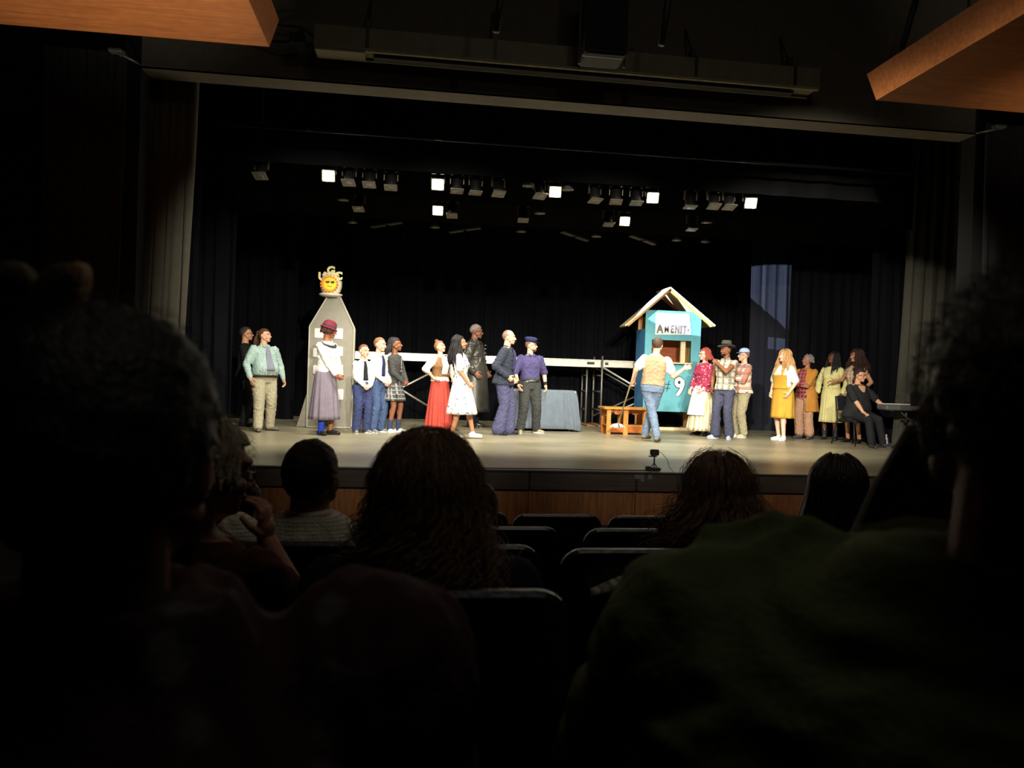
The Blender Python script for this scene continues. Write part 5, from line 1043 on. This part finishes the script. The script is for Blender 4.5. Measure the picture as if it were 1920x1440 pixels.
# ------------------------------------------------------------------ auditorium seats and audience
plas = M('seat_plastic', (26, 26, 28), .35, spec=.6); uph = M('seat_fabric', (24, 24, 32), .95)
def make_seat():
    r = empty('theatre_seat'); w, h = .250, .50; prof = []
    def outline(w, h, r_, y): 
        p = [(-w, 0), (w, 0)] + [(w - r_ + r_ * sin(a), h - r_ + r_ * cos(a)) for a in np.linspace(pi / 2, 0, 7)] + [(-w + r_ - r_ * sin(a), h - r_ + r_ * cos(a)) for a in np.linspace(0, pi / 2, 7)]
        return np.array([(a, y + .0 + (b - .25) * .10 * (1 if True else 0) * -1, b + .38) for a, b in p])
    MB().loft([outline(w - .012, h - .01, .06, -.0), outline(w, h, .07, .010), outline(w, h, .07, .026), outline(w - .008, h - .008, .065, .036)]).build('back_shell', plas, r, False)
    MB().loft([outline(w - .02, h - .03, .06, .038), outline(w - .02, h - .03, .06, .075), outline(w - .05, h - .06, .05, .095)]).build('back_cushion', uph, r, True)
    MB().box((0, .30, .42), (.48, .44, .10), bev=.04).build('seat_cushion', uph, r); MB().box((0, .08, .20), (.40, .05, .40)).build('pedestal', plas, r)
    for s in (1,): MB().box((s * .268, .26, .60), (.05, .34, .035), bev=.012).box((s * .268, .14, .30), (.035, .06, .60)).build('armrest', plas, r)
    return r
SEAT = make_seat(); s_used = [False]
def seat(px, topy, Y, label, face=0):
    z = row_floor(Y) if Y > 1 else -.16
    r = SEAT if not s_used[0] else copy_tree(SEAT); s_used[0] = True
    p = atY(px, topy, Y); r.location = (p[0], Y + .015, p[2] - .88); tag(r, label, 'theatre seat', 'theatre seats in the audience rows'); return p[2] - .88
G = 'dark theatre seat '
seat(828, 1108, 1.42, G + 'back with the curly-haired person in navy sitting in it, nearest row centre')
zr3 = seat(1198, 1030, 2.34, G + 'of the second row ahead, left of the checked cloth, largest empty back')
seat(865, 1022, 2.34, G + 'hidden behind the curly-haired person, between her and the row ahead'); seat(545, 1016, 2.34, G + 'back right behind the man in the knitted shirt')
seat(945, 988, 3.26, G + 'third row ahead, empty, just right of the curly-haired person'); seat(1200, 992, 3.26, G + 'third row ahead, empty, left of the wavy-haired head')
seat(868, 959, 4.18, G + 'front row, mostly hidden behind the curly-haired person, right corner showing'); seat(1046, 965, 4.18, G + 'front row, fully visible empty back in the centre'); seat(1222, 968, 4.18, G + 'front row, empty back just left of the wavy-haired head')

seat(1545, 1036, 2.34, G + 'with the smooth straight dark-haired person sitting in it')
seat(1462, 996, 3.26, G + 'third row ahead, hidden behind the wavy-haired head')
seat(1402, 972, 4.18, G + 'front row, hidden behind the wavy-haired head')

def aud(label, px, topy, Y, face, seat_z, H=1.72, **k):
    # seated person: crown of the head at pixel (px, topy), distance Y
    face = face - math.degrees(atan2(*ray(px, 720)[:2])); p = atY(px, topy, Y); sc = H / 1.75; zr = p[2] - (1.755 - .93 + .56 / sc * 1) * sc
    k.setdefault('feet', ((.13, -.48, 0), (-.13, -.48, 0))); k.setdefault('handL', (.16, -.36, .80)); k.setdefault('handR', (-.16, -.36, .80))
    return Person(label, (p[0], Y, zr), H, face, pelvis=.56, **k)
dskin = (150, 104, 84)
# woman with long curly hair
P = aud('person with long curly brown hair and navy top, seated in the nearest visible seat', 804, 796, 1.72, 180, 0, H=1.72, sex='f', w=1.5, hunch=.045, handL=(.30, -.34, .80), handR=(-.34, -.34, .80), skin=dskin, hair=(70, 50, 38))
P.shirt(C('navy_knit', (24, 28, 44)), 'top', .014, .88, 1.9, amp=.010); P.trousers(C('dark_denim', (30, 32, 42)))
hb = M('curly_brown_hair', (124, 96, 72), .5, var=.3, bump=.6, bsc=200, spec=.3); P.locks(hb, 420, .17, .0065, curl=.012, wave=.010, freq=62, rest=.0, a0=-30, a1=210, spread=.020, steps=20, fr=.0012, inf=.030); P.frizz(hb, 1500, .05, .0006, inf=.040, drop=.8, a0=-60, a1=240)
P.locks(hb, 500, .19, .0009, curl=.018, wave=.016, freq=70, rest=.0, a0=-30, a1=210, spread=.045, steps=18, fr=.003, seg=3, cap=False, name='stray_curls', inf=.035)
# man in knitted shirt
P = aud('person with short dark hair in a cream knitted collared shirt, seated in audience', 584, 788, 2.48, 176, 0, H=1.76, w=1.3, hunch=.062, skin=dskin, hair=(34, 26, 22), head=(-16, 3, 0))
kn = M('cream_knit', (222, 216, 194), .9, 'knit', (126, 122, 104), sc=1.0, bump=.5, bsc=120); P.shirt(kn, 'knitted_shirt', .016, .88, .95, amp=.006, cuff=.01); P.collar(C('cream_collar', (222, 216, 194)), r=.066, h=.03); P.trousers(C('dark_denim', (30, 32, 42)))
P.scalp(hairm((36, 28, 24)), 1.70, 1.625, 1.545, inf=.010, amp=.003)
# grey haired woman with glasses
P = aud('person with short grey-brown hair and glasses, chin resting on hand, seated in audience', 374, 785, 1.90, 150, 0, H=1.66, sex='f', w=1.05, skin=(176, 126, 102), hair=(110, 98, 82), head=(-42, 10, 0), handR=(-.08, -.22, 1.42), poleR=(-.5, -.4, -1), dirR=(0, .1, 1), thR=(0, 1, .2), curlR=.6)
P.shirt(C('rust_red_top', (76, 32, 28)), 'top', .016, .88, .9, amp=.008, cuff=.012); P.trousers(C('dark_denim', (30, 32, 42)))
gh = M('grey_brown_hair', (160, 144, 118), .5, var=.3, bump=.6, bsc=200); P.locks(gh, 170, .045, .007, wave=.006, freq=40, rest=.006, spread=.02, steps=6, a0=-25, a1=205, inf=.016, fr=.0015); P.frizz(gh, 700, .035, .0006, inf=.024); P.glasses(M('dark_frame', (26, 20, 18), .3), t=.003)
# wavy haired person right
P = aud('person with wavy brown hair seated right of centre, behind the green sweater', 1350, 866, 2.62, 184, 0, H=1.66, sex='f', w=1.05, skin=dskin, hair=(90, 58, 38), head=(8, 4, 0))
wv = M('wavy_brown_hair', (122, 92, 68), .5, var=.3, bump=.6, bsc=200); P.shirt(C('dark_plum_top', (34, 26, 30)), 'top', .014, .88, 1.9); P.locks(wv, 330, .22, .007, curl=.012, wave=.012, freq=40, rest=.05, a0=-35, a1=215, spread=.06, steps=16, fr=.0016, inf=.022); P.frizz(wv, 1200, .05, .0007, inf=.035); P.trousers(C('dark_denim', (30, 32, 42)))
P.locks(wv, 260, .20, .0009, curl=.025, wave=.018, freq=60, rest=.07, a0=-35, a1=215, spread=.10, steps=16, fr=.004, seg=3, cap=False, name='stray_curls', inf=.03)
# straight dark hair
P = aud('person with smooth straight dark hair, seated at right beside the folded programme', 1573, 868, 2.75, 178, 0, H=1.64, sex='f', w=1.0, hs=1.08, skin=dskin, hair=(36, 22, 20))
P.shirt(C('dusty_pink_top', (110, 68, 74)), 'top', .014, .88, 1.9); P.locks(M('straight_dark_hair', (46, 34, 32), .35, var=.2, bump=.4, bsc=200, spec=.4), 300, .26, .007, wave=.001, rest=.035, a0=-40, a1=220, spread=.02, steps=10, inf=.018); P.trousers(C('dark_denim', (30, 32, 42)))
# person glimpsed at row 4 left and in green at centre
P = aud('person with dark hair low in the front row, just left of the knitted shirt', 462, 902, 4.45, 180, 0, H=1.6, w=1.0, skin=dskin, hair=(26, 22, 22)); P.shirt(C('black_jersey', (38, 40, 42)), 'jacket', .02, .88, 1.9); P.scalp(hairm((26, 22, 22)), 1.70, 1.62, 1.54, inf=.014); P.trousers(C('dark_denim', (30, 32, 42)))
P = aud('person in dark green jacket, almost hidden behind the long curly brown hair', 898, 918, 2.75, 180, 0, H=1.2, sex='k', w=1.0, skin=dskin, hair=(60, 40, 30), hs=1.15); P.shirt(C('dark_green_jacket', (50, 62, 54)), 'jacket', .022, .88, 1.9, amp=.01); P.scalp(hairm((60, 40, 30)), 1.70, 1.62, 1.54, inf=.014); P.trousers(C('dark_denim', (30, 32, 42)))
# foreground left: big dark head, floral shirt
P = aud('nearest person in a dark floral shirt with cropped black hair, seen from behind', 205, 560, .77, 172, 0, H=1.82, w=1.66, skin=(150, 100, 78), hair=(16, 12, 12), head=(-18, 0, 0), hs=1.04, hunch=.03, handL=(.30, -.34, .80), handR=(-.30, -.34, .80))
P.shirt(C('dark_floral_shirt', (58, 26, 30), 'floral', (74, 74, 68), (40, 32, 50), sc=.85), 'floral_shirt', .034, .86, 1.1, z1=1.495, amp=.007, fk=(18, 14, 14), cuff=.02); P.collar(C('dark_floral_shirt', (58, 26, 30)), r=.072); P.scalp(M('black_hair', (16, 13, 13), .5, var=.2, bump=.5, bsc=160), 1.715, 1.625, 1.54, inf=.020, amp=.004); P.frizz(M('black_hair', (16, 13, 13)), 500, .022, .0004, inf=.022); P.trousers(C('dark_denim', (30, 32, 42)))
a_, b_ = atY(95, 600, .66), atY(0, 560, .66)
hc = empty('hair_bow', tuple(atY(60, 600, .76)), 0, 'stiff tan and olive loops of a hair bow above the large dark head', 'hair bow')
ol = C('olive_ribbon', (96, 88, 62)); tn = C('tan_ribbon', (176, 130, 92))
def wpts(pts, Y, o): return [tuple(atY(x_, y_, Y) - o) for x_, y_ in pts]
O_ = np.array(hc.location)
def leaf(pts, Y0, Y1, name, m):
    A = np.array(wpts(pts, Y0, O_)); Bk = np.array(wpts(pts, Y0, O_)) + (0, Y1 - Y0, 0); c = A.mean(0); c2 = Bk.mean(0)
    MB().loft([(A - c) * .9 + c - (0, .002, 0), A, Bk, (Bk - c2) * .9 + c2 + (0, .002, 0)]).build(name, m, hc, True)
leaf([(20, 640), (55, 545), (78, 508), (105, 495), (128, 492), (132, 520), (124, 560), (122, 590), (110, 640), (60, 640)], .745, .765, 'right_loop', ol)
leaf([(124, 578), (128, 530), (135, 494), (145, 490), (153, 500), (155, 520), (148, 555), (140, 588), (130, 592)], .737, .759, 'loop_edge', tn)
leaf([(-30, 500), (0, 490), (30, 489), (48, 505), (58, 530), (50, 560), (20, 560), (-20, 560)], .755, .775, 'left_loop', ol)
# foreground right: green sweater
P = aud('nearest person in a dark green sweater with short curly hair', 1868, 505, .72, 180, 0, H=1.86, w=2.1, shz=-.075, skin=(140, 96, 76), hair=(40, 32, 28), head=(10, 0, 0), hs=1.06, side=-3, hunch=.03, handL=(.52, -.30, .82), handR=(-.16, -.36, 1.02))
def folds(mb):
    L_ = []
    for (px_, py_, r_) in ((1250, 1046, .020), (1330, 1030, .022), (1400, 1008, .028), (1452, 1022, .024), (1530, 1030, .026), (1620, 1044, .026), (1700, 1060, .026)):
        q = atY(px_, py_ + 24, .80) - np.array(P.root.location); q = Matrix.Rotation(-radians(180), 3, 'Z') @ Vector(q) / P.s; L_.append((tuple(q), r_))
    for (a, ra), (b, rb) in zip(L_, L_[1:]):
        mb.capsule(a, b, ra, rb)
        for k in (.03, .06): mb.capsule(tuple(np.array(a) + (0, k, -k)), tuple(np.array(b) + (0, k, -k)), ra + k * .4, rb + k * .4); mb.capsule(tuple(np.array(a) + (0, -k, -k)), tuple(np.array(b) + (0, -k, -k)), ra + k * .4, rb + k * .4)
gs = C('green_sweater_knit', (80, 92, 48)); P.shirt(gs, 'sweater', .042, .86, 1.9, z1=1.485, amp=.007, fk=(16, 12, 12), cuff=.012, extra=folds); ch_ = M('dark_curly_hair', (52, 44, 38), .5, var=.2, bump=.6, bsc=160); P.scalp(ch_, 1.70, 1.675, 1.56, inf=.014, amp=.006, k=(70, 70, 70)); P.frizz(ch_, 2600, .026, .0005, inf=.016, drop=.1); P.trousers(C('dark_denim', (30, 32, 42)))
# folded programme held up at right
pp = [(1700, 800), (1760, 795), (1790, 880), (1800, 1030), (1700, 1035), (1585, 1010), (1640, 900)]
o0 = atY(1690, 950, 1.05); F_ = empty('programme', tuple(o0), 0, 'folded programme sheet held up beside the head at right, dark photo above pale paper', 'programme')
def sheet(pts, Y, name, m, dy): A = np.array([atY(x_, y_, Y) - o0 for x_, y_ in pts]); mb = MB(); mb.prism([(a[0], a[2]) for a in A], (0, A[0][1] + dy, 0), (1, 0, 0), (0, 0, 1), (0, .0015, 0)); return mb.build(name, m, F_)
sheet([(1585, 1020), (1638, 905), (1700, 798), (1790, 792), (1830, 1035), (1700, 1040)][::-1], 1.05, 'paper', M('programme_paper', (215, 208, 200), .7), 0)
sheet([(1612, 985), (1642, 915), (1702, 812), (1790, 806), (1815, 978), (1700, 965)][::-1], 1.05, 'printed_photo', M('programme_print', (60, 36, 26), .6, var=.3), -.002)
# checked cloth over the seat arm
c0_ = atY(1150, 1095, 2.33); rr_ = np.linspace(0, 1, 14); top_ = [atY(*q, 2.335) for q in zip(1106 + 100 * rr_, 1104 - 32 * np.sin(rr_ * 1.5))]
bot_ = [atY(*q, 2.27) for q in zip(1106 + 100 * rr_, 1120 - 14 * np.sin(rr_ * 1.6))]
A = np.array(top_) - c0_; Bq = np.array(bot_) - c0_; mid = (A + Bq) / 2 + (0, -.03, .012)
o = MB().loft(np.stack([A, mid, Bq, Bq + (0, .01, -.012), mid + (0, .012, -.012), A + (0, .012, -.012)], 0).transpose(1, 0, 2), cap=True).build('checked_cloth', C('cream_check', (190, 184, 160), 'check', (110, 104, 96), sc=4), None, True, tuple(c0_)); tag(o, 'pale checked cloth hanging on the seat back beside the green sweater', 'cloth')
